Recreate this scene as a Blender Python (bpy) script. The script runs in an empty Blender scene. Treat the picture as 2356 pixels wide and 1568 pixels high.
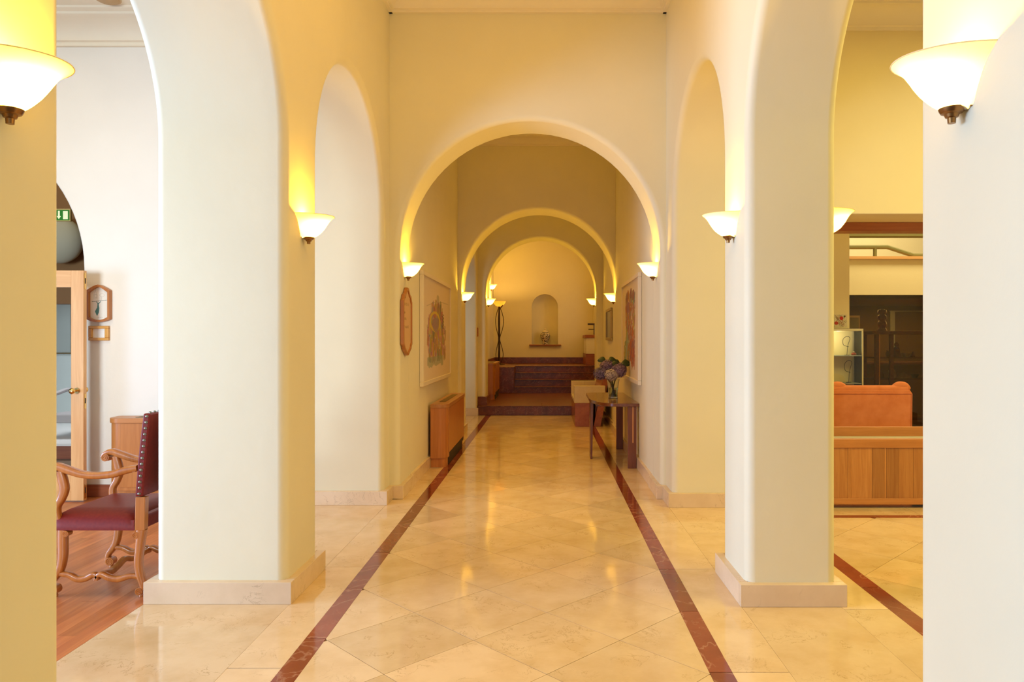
import bpy, bmesh, math, random
from mathutils import Vector
from math import sin, cos, pi, sqrt
random.seed(7)
SC = bpy.context.scene
COL = SC.collection

# ------------------------------------------------------------------ camera
FPX, VX, VY, EYE = 1652.0, 1258.0, 781.0, 1.5
cam = bpy.data.cameras.new('camera')
camo = bpy.data.objects.new('camera', cam)
COL.objects.link(camo)
camo.location = (0, 0, EYE)
camo.rotation_euler = (pi / 2, 0, 0)
cam.sensor_fit = 'HORIZONTAL'
cam.sensor_width = 36.0
cam.lens = 36.0 * FPX / 2356.0
cam.shift_x = -(VX - 1178.0) / 2356.0
cam.shift_y = (VY - 784.0) / 2356.0
cam.clip_start = 0.05
SC.camera = camo

# ------------------------------------------------------------------ world, large lights, exposure
W = bpy.data.worlds.new('daylight')
SC.world = W
W.use_nodes = True
W.node_tree.nodes['Background'].inputs[0].default_value = (0.86, 0.94, 1.0, 1)
W.node_tree.nodes['Background'].inputs[1].default_value = 0.12
SC.view_settings.view_transform = 'Standard'
SC.view_settings.look = 'None'
SC.view_settings.gamma = 1.0
SC.view_settings.use_curve_mapping = False
SC.view_settings.exposure = 0.07
SC.cycles.use_denoising = True
SC.cycles.max_bounces = 8
SC.cycles.diffuse_bounces = 5
SC.cycles.glossy_bounces = 4
SC.cycles.transmission_bounces = 8
SC.cycles.transparent_max_bounces = 12
SC.cycles.sample_clamp_indirect = 6.0
SC.cycles.caustics_reflective = False
SC.cycles.caustics_refractive = False


def area(name, loc, rot, sx, sy, power, color):
    l = bpy.data.lights.new(name, 'AREA')
    l.shape = 'RECTANGLE'
    l.size, l.size_y = sx, sy
    l.energy = power
    l.color = color
    o = bpy.data.objects.new(name, l)
    COL.objects.link(o)
    o.location = loc
    o.rotation_euler = rot
    return o


WARM = (1.0, 0.53, 0.07)
DAY = (0.51, 0.74, 1.18)
# daylight through the tall windows of the left room (outside the frame)
area('window_light', (-8.4, 0.5, 1.5), (0, -pi / 2, 0), 2.2, 6.2, 500, DAY).data.spread = 1.9
area('left_room_rear_window_light', (-5.0, -3.1, 1.6), (pi / 2, 0, 0), 2.2, 2.2, 62, (0.76, 0.9, 1.0)).data.spread = 0.95  # added frontal light for the left room's back wall, unseen source
area('left_room_lamp', (-4.6, 4.2, 4.5), (0, 0, 0), 2.0, 2.0, 46, (1.0, 0.66, 0.26))  # added warm overhead light, no fixture stands for it
# added cool frontal fill from behind the camera, no entrance modelled
area('entrance_light', (-0.2, -5.5, 1.5), (pi / 2, 0, 0), 5.5, 2.4, 55, (0.82, 0.93, 1.0))
# window of the small side room off the far corridor
area('side_window_light', (-2.9, 11.6, 1.7), (pi / 2, 0, 0), 1.4, 2.2, 16, (0.75, 0.9, 1.0)).data.spread = 1.4
area('third_corridor_lamp', (-0.1, 13.0, 4.5), (0, 0, 0), 0.8, 1.2, 10, WARM).data.spread = 1.5  # added to warm the third corridor, no fitting
area('back_lounge_lamp', (-6.2, 10.0, 2.55), (0, 0, 0), 1.5, 1.0, 36, (0.9, 0.95, 1.0))  # added to brighten the room behind the glazed door
area('porch_lamp', (-5.6, 7.75, 3.85), (0, 0, 0), 0.6, 0.5, 7, (1.0, 0.75, 0.42))  # added to lift the brown arch head
area('shop_lamp', (5.6, 11.4, 2.05), (0, 0, 0), 1.6, 0.4, 20, (1.0, 0.7, 0.3))  # added so the cabinet pieces show up
# lounge ceiling lamp on the right, then added overhead fills without fixtures
area('lounge_lamp', (4.4, 3.6, 4.4), (0, 0, 0), 2.0, 3.0, 180, (1.0, 0.80, 0.22))
area('stair_lamp', (5.2, 9.0, 4.5), (0, 0, 0), 2.0, 0.8, 92, (1.0, 0.84, 0.46))  # added to brighten the parapet
area('stairwell_lamp', (5.2, 11.4, 4.5), (0, 0, 0), 2.0, 0.8, 60, (1.0, 0.88, 0.55))  # added overhead light behind the parapet
area('end_room_lamp', (-0.3, 17.0, 4.6), (0, 0, 0), 1.0, 2.0, 38, WARM)  # added warm light for the end wall
area('corridor_lamp', (-0.16, 9.2, 4.6), (0, 0, 0), 0.8, 2.5, 16, WARM).data.spread = 1.5  # added downlight to brighten the corridor floor
area('hall_lamp', (-0.18, 3.2, 4.55), (0, 0, 0), 1.2, 4.0, 32, WARM)  # added warm glow for the upper hall walls

# ------------------------------------------------------------------ object helpers
ORG = {}


def link(name, me, parent=None, loc=(0, 0, 0)):
    o = bpy.data.objects.new(name, me)
    COL.objects.link(o)
    if parent is not None:
        o.parent = parent
        po = ORG[parent.name]
    else:
        po = Vector((0, 0, 0))
    loc = Vector(loc)
    o.location = loc - po
    ORG[o.name] = loc
    return o


def tag(o, label=None, cat=None, group=None, kind=None):
    if label: o['label'] = label
    if cat: o['category'] = cat
    if group: o['group'] = group
    if kind: o['kind'] = kind
    return o


def thing(name, label, cat, loc=(0, 0, 0), group=None):
    return tag(link(name, None, None, loc), label, cat, group)


class MB:
    """collects geometry in world coordinates"""
    def __init__(s):
        s.v = []; s.f = []

    def add(s, vs, fs):
        n = len(s.v)
        s.v += [tuple(p) for p in vs]
        s.f += [tuple(i + n for i in f) for f in fs]
        return s

    def box(s, x0, x1, y0, y1, z0, z1):
        if x0 > x1: x0, x1 = x1, x0
        if y0 > y1: y0, y1 = y1, y0
        if z0 > z1: z0, z1 = z1, z0
        return s.add([(x0, y0, z0), (x1, y0, z0), (x1, y1, z0), (x0, y1, z0),
                      (x0, y0, z1), (x1, y0, z1), (x1, y1, z1), (x0, y1, z1)],
                     [(3, 2, 1, 0), (4, 5, 6, 7), (0, 1, 5, 4), (1, 2, 6, 5), (2, 3, 7, 6), (3, 0, 4, 7)])

    def prism(s, poly, axis, d0, d1):
        """poly: 2D points; axis is the extrusion axis. X:(y,z) Y:(x,z) Z:(x,y)"""
        def P(p, d):
            if axis == 'X': return (d, p[0], p[1])
            if axis == 'Y': return (p[0], d, p[1])
            return (p[0], p[1], d)
        n = len(poly)
        vs = [P(p, d0) for p in poly] + [P(p, d1) for p in poly]
        fs = [tuple(range(n))[::-1], tuple(range(n, 2 * n))]
        fs += [(i, (i + 1) % n, n + (i + 1) % n, n + i) for i in range(n)]
        return s.add(vs, fs)

    def lathe(s, prof, c, n=24, a0=0.0, a1=2 * pi, sx=1.0, sy=1.0):
        """prof: (r, z); around the vertical axis at c"""
        full = abs(a1 - a0 - 2 * pi) < 1e-6
        m = n if full else n + 1
        vs = []
        for (r, z) in prof:
            for i in range(m):
                a = a0 + (a1 - a0) * i / n
                vs.append((c[0] + r * cos(a) * sx, c[1] + r * sin(a) * sy, c[2] + z))
        fs = []
        for j in range(len(prof) - 1):
            for i in range(n):
                k = (i + 1) % m
                fs.append((j * m + i, j * m + k, (j + 1) * m + k, (j + 1) * m + i))
        if full:
            if prof[0][0] > 1e-5: fs.append(tuple(range(m))[::-1])
            if prof[-1][0] > 1e-5: fs.append(tuple(range((len(prof) - 1) * m, len(prof) * m)))
        return s.add(vs, fs)

    def tube(s, pts, rad, n=8, flat=None, up=(0, 1, 0), closed=False):
        """sweep along pts; rad float or list; flat=(ru, rv) list makes a rounded-rectangle section (ru along 'up')"""
        pts = [Vector(p) for p in pts]
        N = len(pts)
        rings = []
        prev = Vector(up)
        for i, p in enumerate(pts):
            t = (pts[min(i + 1, N - 1)] - pts[max(i - 1, 0)])
            if closed: t = pts[(i + 1) % N] - pts[i - 1]
            t.normalize()
            u = prev - t * prev.dot(t)
            if u.length < 1e-4: u = t.orthogonal()
            u.normalize()
            w = t.cross(u)
            prev = u
            if flat:
                ru, rv = flat[i] if isinstance(flat, list) else flat
                e = 0.55
            else:
                r = rad[i] if isinstance(rad, (list, tuple)) else rad
                ru = rv = r
                e = 1.0
            ring = []
            for k in range(n):
                a = 2 * pi * (k + .5) / n
                ca, sa = cos(a), sin(a)
                ca = math.copysign(abs(ca) ** e, ca); sa = math.copysign(abs(sa) ** e, sa)
                ring.append(p + u * ru * ca + w * rv * sa)
            rings.append(ring)
        vs = [q for r in rings for q in r]
        fs = []
        M = N if closed else N - 1
        for j in range(M):
            j2 = (j + 1) % N
            for k in range(n):
                k2 = (k + 1) % n
                fs.append((j * n + k, j * n + k2, j2 * n + k2, j2 * n + k))
        if not closed:
            fs.append(tuple(range(n))[::-1])
            fs.append(tuple(range((N - 1) * n, N * n)))
        return s.add(vs, fs)

    def sphere(s, c, r, nu=12, nv=8, sx=1, sy=1, sz=1):
        prof = [(max(1e-6, r * sin(pi * j / nv)), -r * cos(pi * j / nv) * sz) for j in range(nv + 1)]
        return s.lathe(prof, c, nu, sx=sx, sy=sy)

    def build(s, name, mat, parent=None, loc=None, smooth=False, bevel=0, seg=2, kind=None, label=None, fix=True, ang=35):
        if loc is None:
            loc = ORG[parent.name] if parent is not None else (0, 0, 0)
        L = Vector(loc)
        me = bpy.data.meshes.new(name)
        me.from_pydata([Vector(p) - L for p in s.v], [], s.f)
        if fix:
            bm = bmesh.new(); bm.from_mesh(me)
            bmesh.ops.remove_doubles(bm, verts=bm.verts, dist=1e-6)
            bmesh.ops.recalc_face_normals(bm, faces=bm.faces)
            bm.to_mesh(me); bm.free()
        if mat: me.materials.append(mat)
        o = link(name, me, parent, loc)
        if smooth or bevel:
            me.polygons.foreach_set('use_smooth', [True] * len(me.polygons))
            if not bevel:
                try:
                    me.set_sharp_from_angle(angle=math.radians(ang))
                except Exception:
                    pass
        if bevel:
            m = o.modifiers.new('bevel', 'BEVEL')
            m.width = bevel; m.segments = seg
            m.limit_method = 'ANGLE'; m.angle_limit = math.radians(40)
            m.harden_normals = True
            m.use_clamp_overlap = True
        if kind: o['kind'] = kind
        if label: o['label'] = label
        return o


def spline(pts, per=6):
    """Catmull-Rom through points"""
    P = [Vector(p) for p in pts]
    out = []
    for i in range(len(P) - 1):
        a = P[i - 1] if i else P[0] * 2 - P[1]
        b, c = P[i], P[i + 1]
        d = P[i + 2] if i + 2 < len(P) else P[-1] * 2 - P[-2]
        for k in range(per):
            t = k / per
            out.append(0.5 * ((2 * b) + (c - a) * t + (2 * a - 5 * b + 4 * c - d) * t * t + (-a + 3 * b - 3 * c + d) * t ** 3))
    out.append(P[-1])
    return out


def copy_tree(o, loc=None, parent=None, mirror=False):
    c = o.copy()
    COL.objects.link(c)
    if parent is not None: c.parent = parent
    if loc is not None: c.location = loc
    for ch in list(o.children):
        copy_tree(ch, None, c)
    return c


# ------------------------------------------------------------------ materials
def mat_new(name):
    m = bpy.data.materials.new(name)
    m.use_nodes = True
    nt = m.node_tree
    b = nt.nodes['Principled BSDF']
    return m, nt, b


def N(nt, t, **kw):
    n = nt.nodes.new(t)
    for k, v in kw.items():
        if k.startswith('i_'):
            n.inputs[k[2:].replace('_', ' ')].default_value = v
        else:
            setattr(n, k, v)
    return n


def c4(c): return (c[0], c[1], c[2], 1)


def plain(name, col, rough=0.5, metal=0.0, spec=0.5, **kw):
    m, nt, b = mat_new(name)
    b.inputs['Base Color'].default_value = c4(col)
    b.inputs['Roughness'].default_value = rough
    b.inputs['Metallic'].default_value = metal
    b.inputs['Specular IOR Level'].default_value = spec
    for k, v in kw.items():
        b.inputs[k.replace('_', ' ')].default_value = v
    return m


def coords(nt, scale=(1, 1, 1), rand=0.0):
    tc = N(nt, 'ShaderNodeTexCoord')
    mp = N(nt, 'ShaderNodeMapping')
    mp.inputs['Scale'].default_value = scale
    if rand:
        oi = N(nt, 'ShaderNodeObjectInfo')
        mul = N(nt, 'ShaderNodeMath', operation='MULTIPLY')
        mul.inputs[1].default_value = rand
        nt.links.new(oi.outputs['Random'], mul.inputs[0])
        add = N(nt, 'ShaderNodeVectorMath', operation='ADD')
        nt.links.new(tc.outputs['Object'], add.inputs[0])
        nt.links.new(mul.outputs[0], add.inputs[1])
        nt.links.new(add.outputs[0], mp.inputs['Vector'])
    else:
        nt.links.new(tc.outputs['Object'], mp.inputs['Vector'])
    return mp.outputs['Vector']


def ramp(nt, fac, stops):
    r = N(nt, 'ShaderNodeValToRGB')
    el = r.color_ramp.elements
    while len(el) < len(stops): el.new(0.5)
    for e, (p, c) in zip(el, stops):
        e.position = p
        e.color = c4(c) if len(c) == 3 else c
    nt.links.new(fac, r.inputs['Fac'])
    return r.outputs['Color']


def mixc(nt, fac, a, b, mode='MIX'):
    m = N(nt, 'ShaderNodeMix', data_type='RGBA', blend_type=mode)
    for sock, val in ((m.inputs[0], fac), (m.inputs[6], a), (m.inputs[7], b)):
        if hasattr(val, 'is_output'): nt.links.new(val, sock)
        elif isinstance(val, (int, float)): sock.default_value = val
        else: sock.default_value = c4(val)
    return m.outputs[2]


def bump(nt, b, height, strength=0.1, dist=0.01):
    bp = N(nt, 'ShaderNodeBump')
    bp.inputs['Strength'].default_value = strength
    bp.inputs['Distance'].default_value = dist
    nt.links.new(height, bp.inputs['Height'])
    nt.links.new(bp.outputs[0], b.inputs['Normal'])


def plaster(name, col, rough=0.55):
    m, nt, b = mat_new(name)
    v = coords(nt)
    n1 = N(nt, 'ShaderNodeTexNoise', i_Scale=2.2, i_Detail=4.0)
    nt.links.new(v, n1.inputs['Vector'])
    c = ramp(nt, n1.outputs['Fac'], [(0.3, [x * 0.965 for x in col]), (0.7, col)])
    nt.links.new(c, b.inputs['Base Color'])
    b.inputs['Roughness'].default_value = rough
    b.inputs['Specular IOR Level'].default_value = 0.3
    n2 = N(nt, 'ShaderNodeTexNoise', i_Scale=14.0, i_Detail=5.0)
    nt.links.new(v, n2.inputs['Vector'])
    bump(nt, b, n2.outputs['Fac'], 0.08, 0.02)
    return m


def marble(name, base, dark, vein, vein_amt=0.6, rough=0.12, scale=3.0, tone=0.12, light=None, lv=0.0):
    m, nt, b = mat_new(name)
    v = coords(nt, rand=37.0)
    n1 = N(nt, 'ShaderNodeTexNoise', i_Scale=scale, i_Detail=7.0, i_Roughness=0.6)
    nt.links.new(v, n1.inputs['Vector'])
    c = ramp(nt, n1.outputs['Fac'], [(0.32, dark), (0.62, base)])
    # fine veins: folded noise
    nz = N(nt, 'ShaderNodeTexNoise', i_Scale=scale * 1.6, i_Detail=6.0, i_Roughness=0.65, i_Distortion=0.7)
    nt.links.new(v, nz.inputs['Vector'])
    sub = N(nt, 'ShaderNodeMath', operation='SUBTRACT'); sub.inputs[1].default_value = 0.5
    nt.links.new(nz.outputs['Fac'], sub.inputs[0])
    ab = N(nt, 'ShaderNodeMath', operation='ABSOLUTE'); nt.links.new(sub.outputs[0], ab.inputs[0])
    vf = ramp(nt, ab.outputs[0], [(0.0, (1, 1, 1)), (0.010, (0, 0, 0))])
    nm = N(nt, 'ShaderNodeTexNoise', i_Scale=scale * 1.1, i_Detail=2.0)
    nt.links.new(v, nm.inputs['Vector'])
    mk = ramp(nt, nm.outputs['Fac'], [(0.48, (0, 0, 0)), (0.62, (vein_amt,) * 3)])
    f = mixc(nt, 1.0, vf, mk, 'MULTIPLY')
    c = mixc(nt, f, c, vein)
    if light:
        nl = N(nt, 'ShaderNodeTexNoise', i_Scale=scale * 0.8, i_Detail=4.0, i_Distortion=1.5)
        nt.links.new(v, nl.inputs['Vector'])
        s2 = N(nt, 'ShaderNodeMath', operation='SUBTRACT'); s2.inputs[1].default_value = 0.47
        nt.links.new(nl.outputs['Fac'], s2.inputs[0])
        a2 = N(nt, 'ShaderNodeMath', operation='ABSOLUTE'); nt.links.new(s2.outputs[0], a2.inputs[0])
        lf = ramp(nt, a2.outputs[0], [(0.0, (lv,) * 3), (0.02, (0, 0, 0))])
        c = mixc(nt, lf, c, light)
    if tone:
        oi = N(nt, 'ShaderNodeObjectInfo')
        tn = ramp(nt, oi.outputs['Random'], [(0.0, (1 - tone, 1 - tone, 1 - tone * 1.15)), (1.0, (1 + tone * .3,) * 3)])
        c = mixc(nt, 1.0, c, tn, 'MULTIPLY')
    nt.links.new(c, b.inputs['Base Color'])
    b.inputs['Roughness'].default_value = rough
    b.inputs['Specular IOR Level'].default_value = 0.5
    return m


def wood(name, a, b_, axis='Z', rough=0.35, tone=0.15, scale=1.0, coat=0.0):
    m, nt, b = mat_new(name)
    s = {'X': (1.2, 22, 22), 'Y': (22, 1.2, 22), 'Z': (22, 22, 1.2)}[axis]
    v = coords(nt, [x * scale for x in s], rand=13.0)
    n1 = N(nt, 'ShaderNodeTexNoise', i_Scale=1.0, i_Detail=6.0, i_Roughness=0.65, i_Distortion=0.8)
    nt.links.new(v, n1.inputs['Vector'])
    c = ramp(nt, n1.outputs['Fac'], [(0.30, b_), (0.5, [(p + q) / 2 for p, q in zip(a, b_)]), (0.68, a)])
    if tone:
        oi = N(nt, 'ShaderNodeObjectInfo')
        tn = ramp(nt, oi.outputs['Random'], [(0.0, (1 - tone, 1 - tone * 1.1, 1 - tone * 1.3)), (1.0, (1.0 + tone * .4,) * 3)])
        c = mixc(nt, 1.0, c, tn, 'MULTIPLY')
    nt.links.new(c, b.inputs['Base Color'])
    b.inputs['Roughness'].default_value = rough
    if coat:
        b.inputs['Coat Weight'].default_value = coat
        b.inputs['Coat Roughness'].default_value = 0.1
    bump(nt, b, n1.outputs['Fac'], 0.05, 0.004)
    return m


def noisy(name, cols, scale=20, rough=0.6, detail=4.0, bumpy=0.0, spec=0.5, vor=False):
    m, nt, b = mat_new(name)
    v = coords(nt)
    if vor:
        n1 = N(nt, 'ShaderNodeTexVoronoi', i_Scale=scale)
        nt.links.new(v, n1.inputs['Vector'])
        fac = n1.outputs['Distance']
    else:
        n1 = N(nt, 'ShaderNodeTexNoise', i_Scale=scale, i_Detail=detail)
        nt.links.new(v, n1.inputs['Vector'])
        fac = n1.outputs['Fac']
    k = len(cols)
    c = ramp(nt, fac, [(0.3 + 0.4 * i / (k - 1), cc) for i, cc in enumerate(cols)])
    nt.links.new(c, b.inputs['Base Color'])
    b.inputs['Roughness'].default_value = rough
    b.inputs['Specular IOR Level'].default_value = spec
    if bumpy: bump(nt, b, fac, bumpy, 0.01)
    return m


def glass(name, col=(1, 1, 1), rough=0.0, ior=1.45, alpha_mix=0.0):
    """thin architectural glass: transparent with a fresnel reflection"""
    m, nt, b = mat_new(name)
    nt.nodes.remove(b)
    out = nt.nodes['Material Output']
    tr = N(nt, 'ShaderNodeBsdfTransparent'); tr.inputs[0].default_value = c4(col)
    gl = N(nt, 'ShaderNodeBsdfGlossy'); gl.inputs['Roughness'].default_value = rough
    fr = N(nt, 'ShaderNodeFresnel'); fr.inputs[0].default_value = ior
    mx = N(nt, 'ShaderNodeMixShader')
    nt.links.new(fr.outputs[0], mx.inputs[0])
    nt.links.new(tr.outputs[0], mx.inputs[1]); nt.links.new(gl.outputs[0], mx.inputs[2])
    nt.links.new(mx.outputs[0], out.inputs[0])
    return m


def opal(name, col):
    m, nt, b = mat_new(name)
    nt.nodes.remove(b)
    out = nt.nodes['Material Output']
    tr = N(nt, 'ShaderNodeBsdfTranslucent'); tr.inputs[0].default_value = c4(col)
    df = N(nt, 'ShaderNodeBsdfDiffuse'); df.inputs[0].default_value = c4(col)
    mx = N(nt, 'ShaderNodeMixShader'); mx.inputs[0].default_value = 0.5
    nt.links.new(tr.outputs[0], mx.inputs[1]); nt.links.new(df.outputs[0], mx.inputs[2])
    nt.links.new(mx.outputs[0], out.inputs[0])
    return m


def emit(name, col, s):
    m, nt, b = mat_new(name)
    b.inputs['Base Color'].default_value = c4(col)
    b.inputs['Emission Color'].default_value = c4(col)
    b.inputs['Emission Strength'].default_value = s
    return m


def vcol(name, rough=0.5, emission=0.0, spec=0.3):
    m, nt, b = mat_new(name)
    a = N(nt, 'ShaderNodeVertexColor'); a.layer_name = 'Col'
    nt.links.new(a.outputs['Color'], b.inputs['Base Color'])
    b.inputs['Roughness'].default_value = rough
    b.inputs['Specular IOR Level'].default_value = spec
    if emission:
        nt.links.new(a.outputs['Color'], b.inputs['Emission Color'])
        b.inputs['Emission Strength'].default_value = emission
    return m


M = {}
M['wall'] = plaster('cream_plaster', (0.83, 0.77, 0.55))
M['ceil'] = plaster('ceiling_plaster', (0.90, 0.82, 0.66))
M['wall_room'] = plaster('pale_plaster', (0.86, 0.83, 0.76))
M['wall_yellow'] = plaster('yellow_plaster', (0.84, 0.74, 0.46))
M['crema'] = marble('cream_marble', (0.84, 0.65, 0.415), (0.73, 0.53, 0.30), (0.42, 0.25, 0.10), 0.62, 0.075, 4.0, 0.13)
M['crema_base'] = marble('cream_marble_skirting', (0.80, 0.63, 0.43), (0.72, 0.55, 0.36), (0.40, 0.27, 0.16), 0.7, 0.2, 4.0, 0.04)
M['red'] = marble('red_marble', (0.30, 0.058, 0.026), (0.22, 0.036, 0.015), (0.45, 0.2, 0.12), 0.35, 0.09, 3.0, 0.24, (0.72, 0.46, 0.32), 0.30)
M['redbench'] = marble('red_bench_marble', (0.42, 0.13, 0.05), (0.30, 0.08, 0.03), (0.55, 0.28, 0.15), 0.4, 0.25, 9.0, 0.05)
M['brown'] = marble('brown_marble', (0.20, 0.046, 0.016), (0.10, 0.02, 0.007), (0.42, 0.25, 0.14), 0.6, 0.28, 6.0, 0.15, (0.45, 0.25, 0.13), 0.35)
M['white_marble'] = marble('white_marble', (0.80, 0.72, 0.58), (0.72, 0.62, 0.48), (0.5, 0.36, 0.22), 0.5, 0.2, 4.0, 0.03)
M['grout'] = plain('grout', (0.22, 0.14, 0.08), 0.8)
M['plank'] = wood('floor_plank_wood', (0.66, 0.25, 0.085), (0.44, 0.13, 0.045), 'Y', 0.28, 0.22)
M['oak'] = wood('orange_oak', (0.59, 0.235, 0.058), (0.44, 0.15, 0.03), 'Z', 0.33, 0.08)
M['oak_x'] = wood('orange_oak_rail', (0.60, 0.25, 0.062), (0.44, 0.16, 0.032), 'X', 0.33, 0.08)
M['oak_y'] = wood('orange_oak_lid', (0.56, 0.27, 0.09), (0.42, 0.17, 0.05), 'Y', 0.28, 0.08)
M['board'] = wood('counter_board_wood', (0.56, 0.25, 0.06), (0.42, 0.16, 0.035), 'Z', 0.4, 0.32, 1.6)
M['chairwood'] = wood('carved_oak', (0.52, 0.18, 0.032), (0.36, 0.105, 0.016), 'Z', 0.3, 0.0, 1.3, 0.3)
M['light_oak'] = wood('light_oak', (0.66, 0.36, 0.14), (0.52, 0.25, 0.08), 'Z', 0.35, 0.0)
M['doorwood'] = wood('pale_door_wood', (0.80, 0.48, 0.21), (0.66, 0.34, 0.13), 'Z', 0.35, 0.0)
M['doorwood_x'] = wood('pale_door_rail_wood', (0.80, 0.48, 0.21), (0.66, 0.34, 0.13), 'X', 0.35, 0.0)
M['mahog'] = wood('mahogany', (0.22, 0.055, 0.02), (0.14, 0.03, 0.012), 'Z', 0.28, 0.0, 1.0, 0.3)
M['mahog_y'] = wood('mahogany_top', (0.20, 0.058, 0.022), (0.13, 0.032, 0.013), 'Y', 0.2, 0.0, 1.0, 0.4)
M['inlay'] = plain('pale_inlay', (0.62, 0.28, 0.09), 0.4)
M['dark'] = plain('dark_recess', (0.03, 0.018, 0.012), 0.7)  # near-black, carries the shade of slots and grille gaps in its colour
M['grille'] = plain('bronze_grille', (0.22, 0.15, 0.06), 0.45, 0.6)
M['brass'] = plain('antique_brass', (0.30, 0.15, 0.05), 0.3, 1.0)
M['gold'] = plain('polished_brass', (0.80, 0.52, 0.17), 0.18, 1.0)
M['nail'] = plain('pewter_nail', (0.22, 0.20, 0.15), 0.35, 0.9)
M['iron'] = plain('wrought_iron', (0.06, 0.035, 0.02), 0.5, 0.7)
M['leather'] = noisy('maroon_leather', [(0.16, 0.012, 0.008), (0.20, 0.018, 0.010)], 60, 0.42, 3.0, 0.04, 0.2)
M['peach'] = noisy('peach_velvet', [(0.62, 0.19, 0.07), (0.72, 0.25, 0.10)], 9, 0.85, 3.0, 0.0, 0.2)
M['opal'] = opal('opal_glass', (0.94, 0.86, 0.68))
M['lampglass'] = opal('amber_opal_glass', (0.85, 0.68, 0.36))
M['paint'] = vcol('painted_canvas', 0.75)
M['print'] = vcol('printed_board', 0.6)
M['sign'] = vcol('lit_sign_face', 0.5, 0.3)
M['cream_frame'] = plain('cream_picture_frame', (0.80, 0.70, 0.54), 0.45)
M['plaqueframe'] = wood('plaque_frame_wood', (0.50, 0.20, 0.06), (0.38, 0.13, 0.035), 'Z', 0.35, 0.0)
M['honey'] = wood('honey_frame_wood', (0.72, 0.40, 0.11), (0.62, 0.31, 0.07), 'X', 0.35, 0.0)
M['goldframe'] = plain('gilt_frame', (0.42, 0.32, 0.16), 0.4, 0.5)
M['paper'] = plain('white_paper', (0.90, 0.90, 0.90), 0.7)
M['glass'] = glass('clear_glass')
M['glass_tint'] = glass('brown_tinted_glass', (0.70, 0.60, 0.42))
M['vaseglass'] = plain('vase_glass', (0.96, 1.0, 0.94), 0.02, 0, 0.5, Transmission_Weight=1.0, IOR=1.45)
M['water'] = plain('vase_water', (0.80, 0.86, 0.50), 0.0, 0, 0.5, Transmission_Weight=1.0, IOR=1.33)
M['stem'] = plain('green_stem', (0.10, 0.16, 0.03), 0.5)
M['leaf'] = noisy('dark_leaf', [(0.012, 0.03, 0.008), (0.03, 0.06, 0.015)], 25, 0.45)
M['lilac'] = noisy('lilac_petals', [(0.10, 0.06, 0.14), (0.22, 0.14, 0.26), (0.40, 0.27, 0.36)], 45, 0.7)
M['bluepetal'] = noisy('blue_violet_petals', [(0.06, 0.045, 0.12), (0.16, 0.12, 0.25), (0.30, 0.22, 0.36)], 45, 0.7)
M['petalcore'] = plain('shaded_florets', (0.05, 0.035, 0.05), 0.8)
M['palepetal'] = noisy('pale_petals', [(0.30, 0.24, 0.30), (0.55, 0.46, 0.44), (0.66, 0.56, 0.48)], 45, 0.7)
M['porcelain'] = noisy('painted_porcelain', [(0.06, 0.05, 0.05), (0.10, 0.08, 0.07), (0.74, 0.64, 0.44), (0.76, 0.66, 0.46)], 26, 0.25, 2.0)
M['porcelain_plain'] = plain('cream_porcelain', (0.78, 0.68, 0.46), 0.25)
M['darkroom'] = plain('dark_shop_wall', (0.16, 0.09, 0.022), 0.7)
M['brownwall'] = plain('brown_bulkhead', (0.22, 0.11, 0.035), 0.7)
M['greywall'] = plaster('blue_grey_plaster', (0.58, 0.64, 0.62))
M['redfig'] = noisy('red_lacquer', [(0.22, 0.03, 0.015), (0.40, 0.09, 0.03)], 40, 0.35)
M['palefig'] = noisy('pale_ceramic', [(0.55, 0.42, 0.25), (0.70, 0.60, 0.42)], 40, 0.4)
M['bluefig'] = plain('blue_ceramic', (0.06, 0.08, 0.16), 0.3)
M['greyfab'] = plain('grey_upholstery', (0.48, 0.46, 0.47), 0.8)
M['globe'] = plain('grey_globe_glass', (0.36, 0.36, 0.28), 0.6, 0, 0.2)
M['railmetal'] = plain('olive_rail_metal', (0.22, 0.20, 0.07), 0.45, 0.2)
M['peachtrim'] = plain('peach_ledge', (0.72, 0.40, 0.16), 0.5)
M['redwood'] = wood('red_lintel_wood', (0.44, 0.14, 0.035), (0.32, 0.09, 0.02), 'X', 0.4, 0.0)
M['skirtwood'] = wood('red_skirting_wood', (0.34, 0.10, 0.04), (0.24, 0.06, 0.025), 'X', 0.35, 0.0)
M['wire'] = plain('black_wire', (0.03, 0.03, 0.025), 0.4)
M['silver'] = plain('silver_strip', (0.55, 0.62, 0.58), 0.3, 0.3)
M['vitframe'] = plain('pale_metal_edge', (0.72, 0.68, 0.48), 0.35, 0.3)

# ------------------------------------------------------------------ structure
XL, XR = -1.49, 1.13          # corridor faces of the two arcades
LO, RO = -2.245, 1.645        # outer faces
ZC = 4.75


def arc(c, r, spring, n=40):
    return [(c - r * cos(pi * i / n), spring + r * sin(pi * i / n)) for i in range(n + 1)]


def arch_wall(name, axis, u0, u1, z1, ops, d0, d1, mat, bev=0.05, z0=-0.02):
    poly = [(u0, z0)]
    for op in ops:
        if op[0] == 'arch':
            _, c, r, sp = op
            poly += [(c - r, z0)] + arc(c, r, sp) + [(c + r, z0)]
        else:
            _, a, b, zt = op
            poly += [(a, z0), (a, zt), (b, zt), (b, z0)]
    poly += [(u1, z0), (u1, z1), (u0, z1)]
    mb = MB().prism(poly, 'X' if axis == 'Y' else 'Y', d0, d1)
    return tag(mb.build(name, mat, bevel=bev, seg=5), kind='structure')


APEX = 3.58
BAYR = 0.945
SP = 2.63
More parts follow.
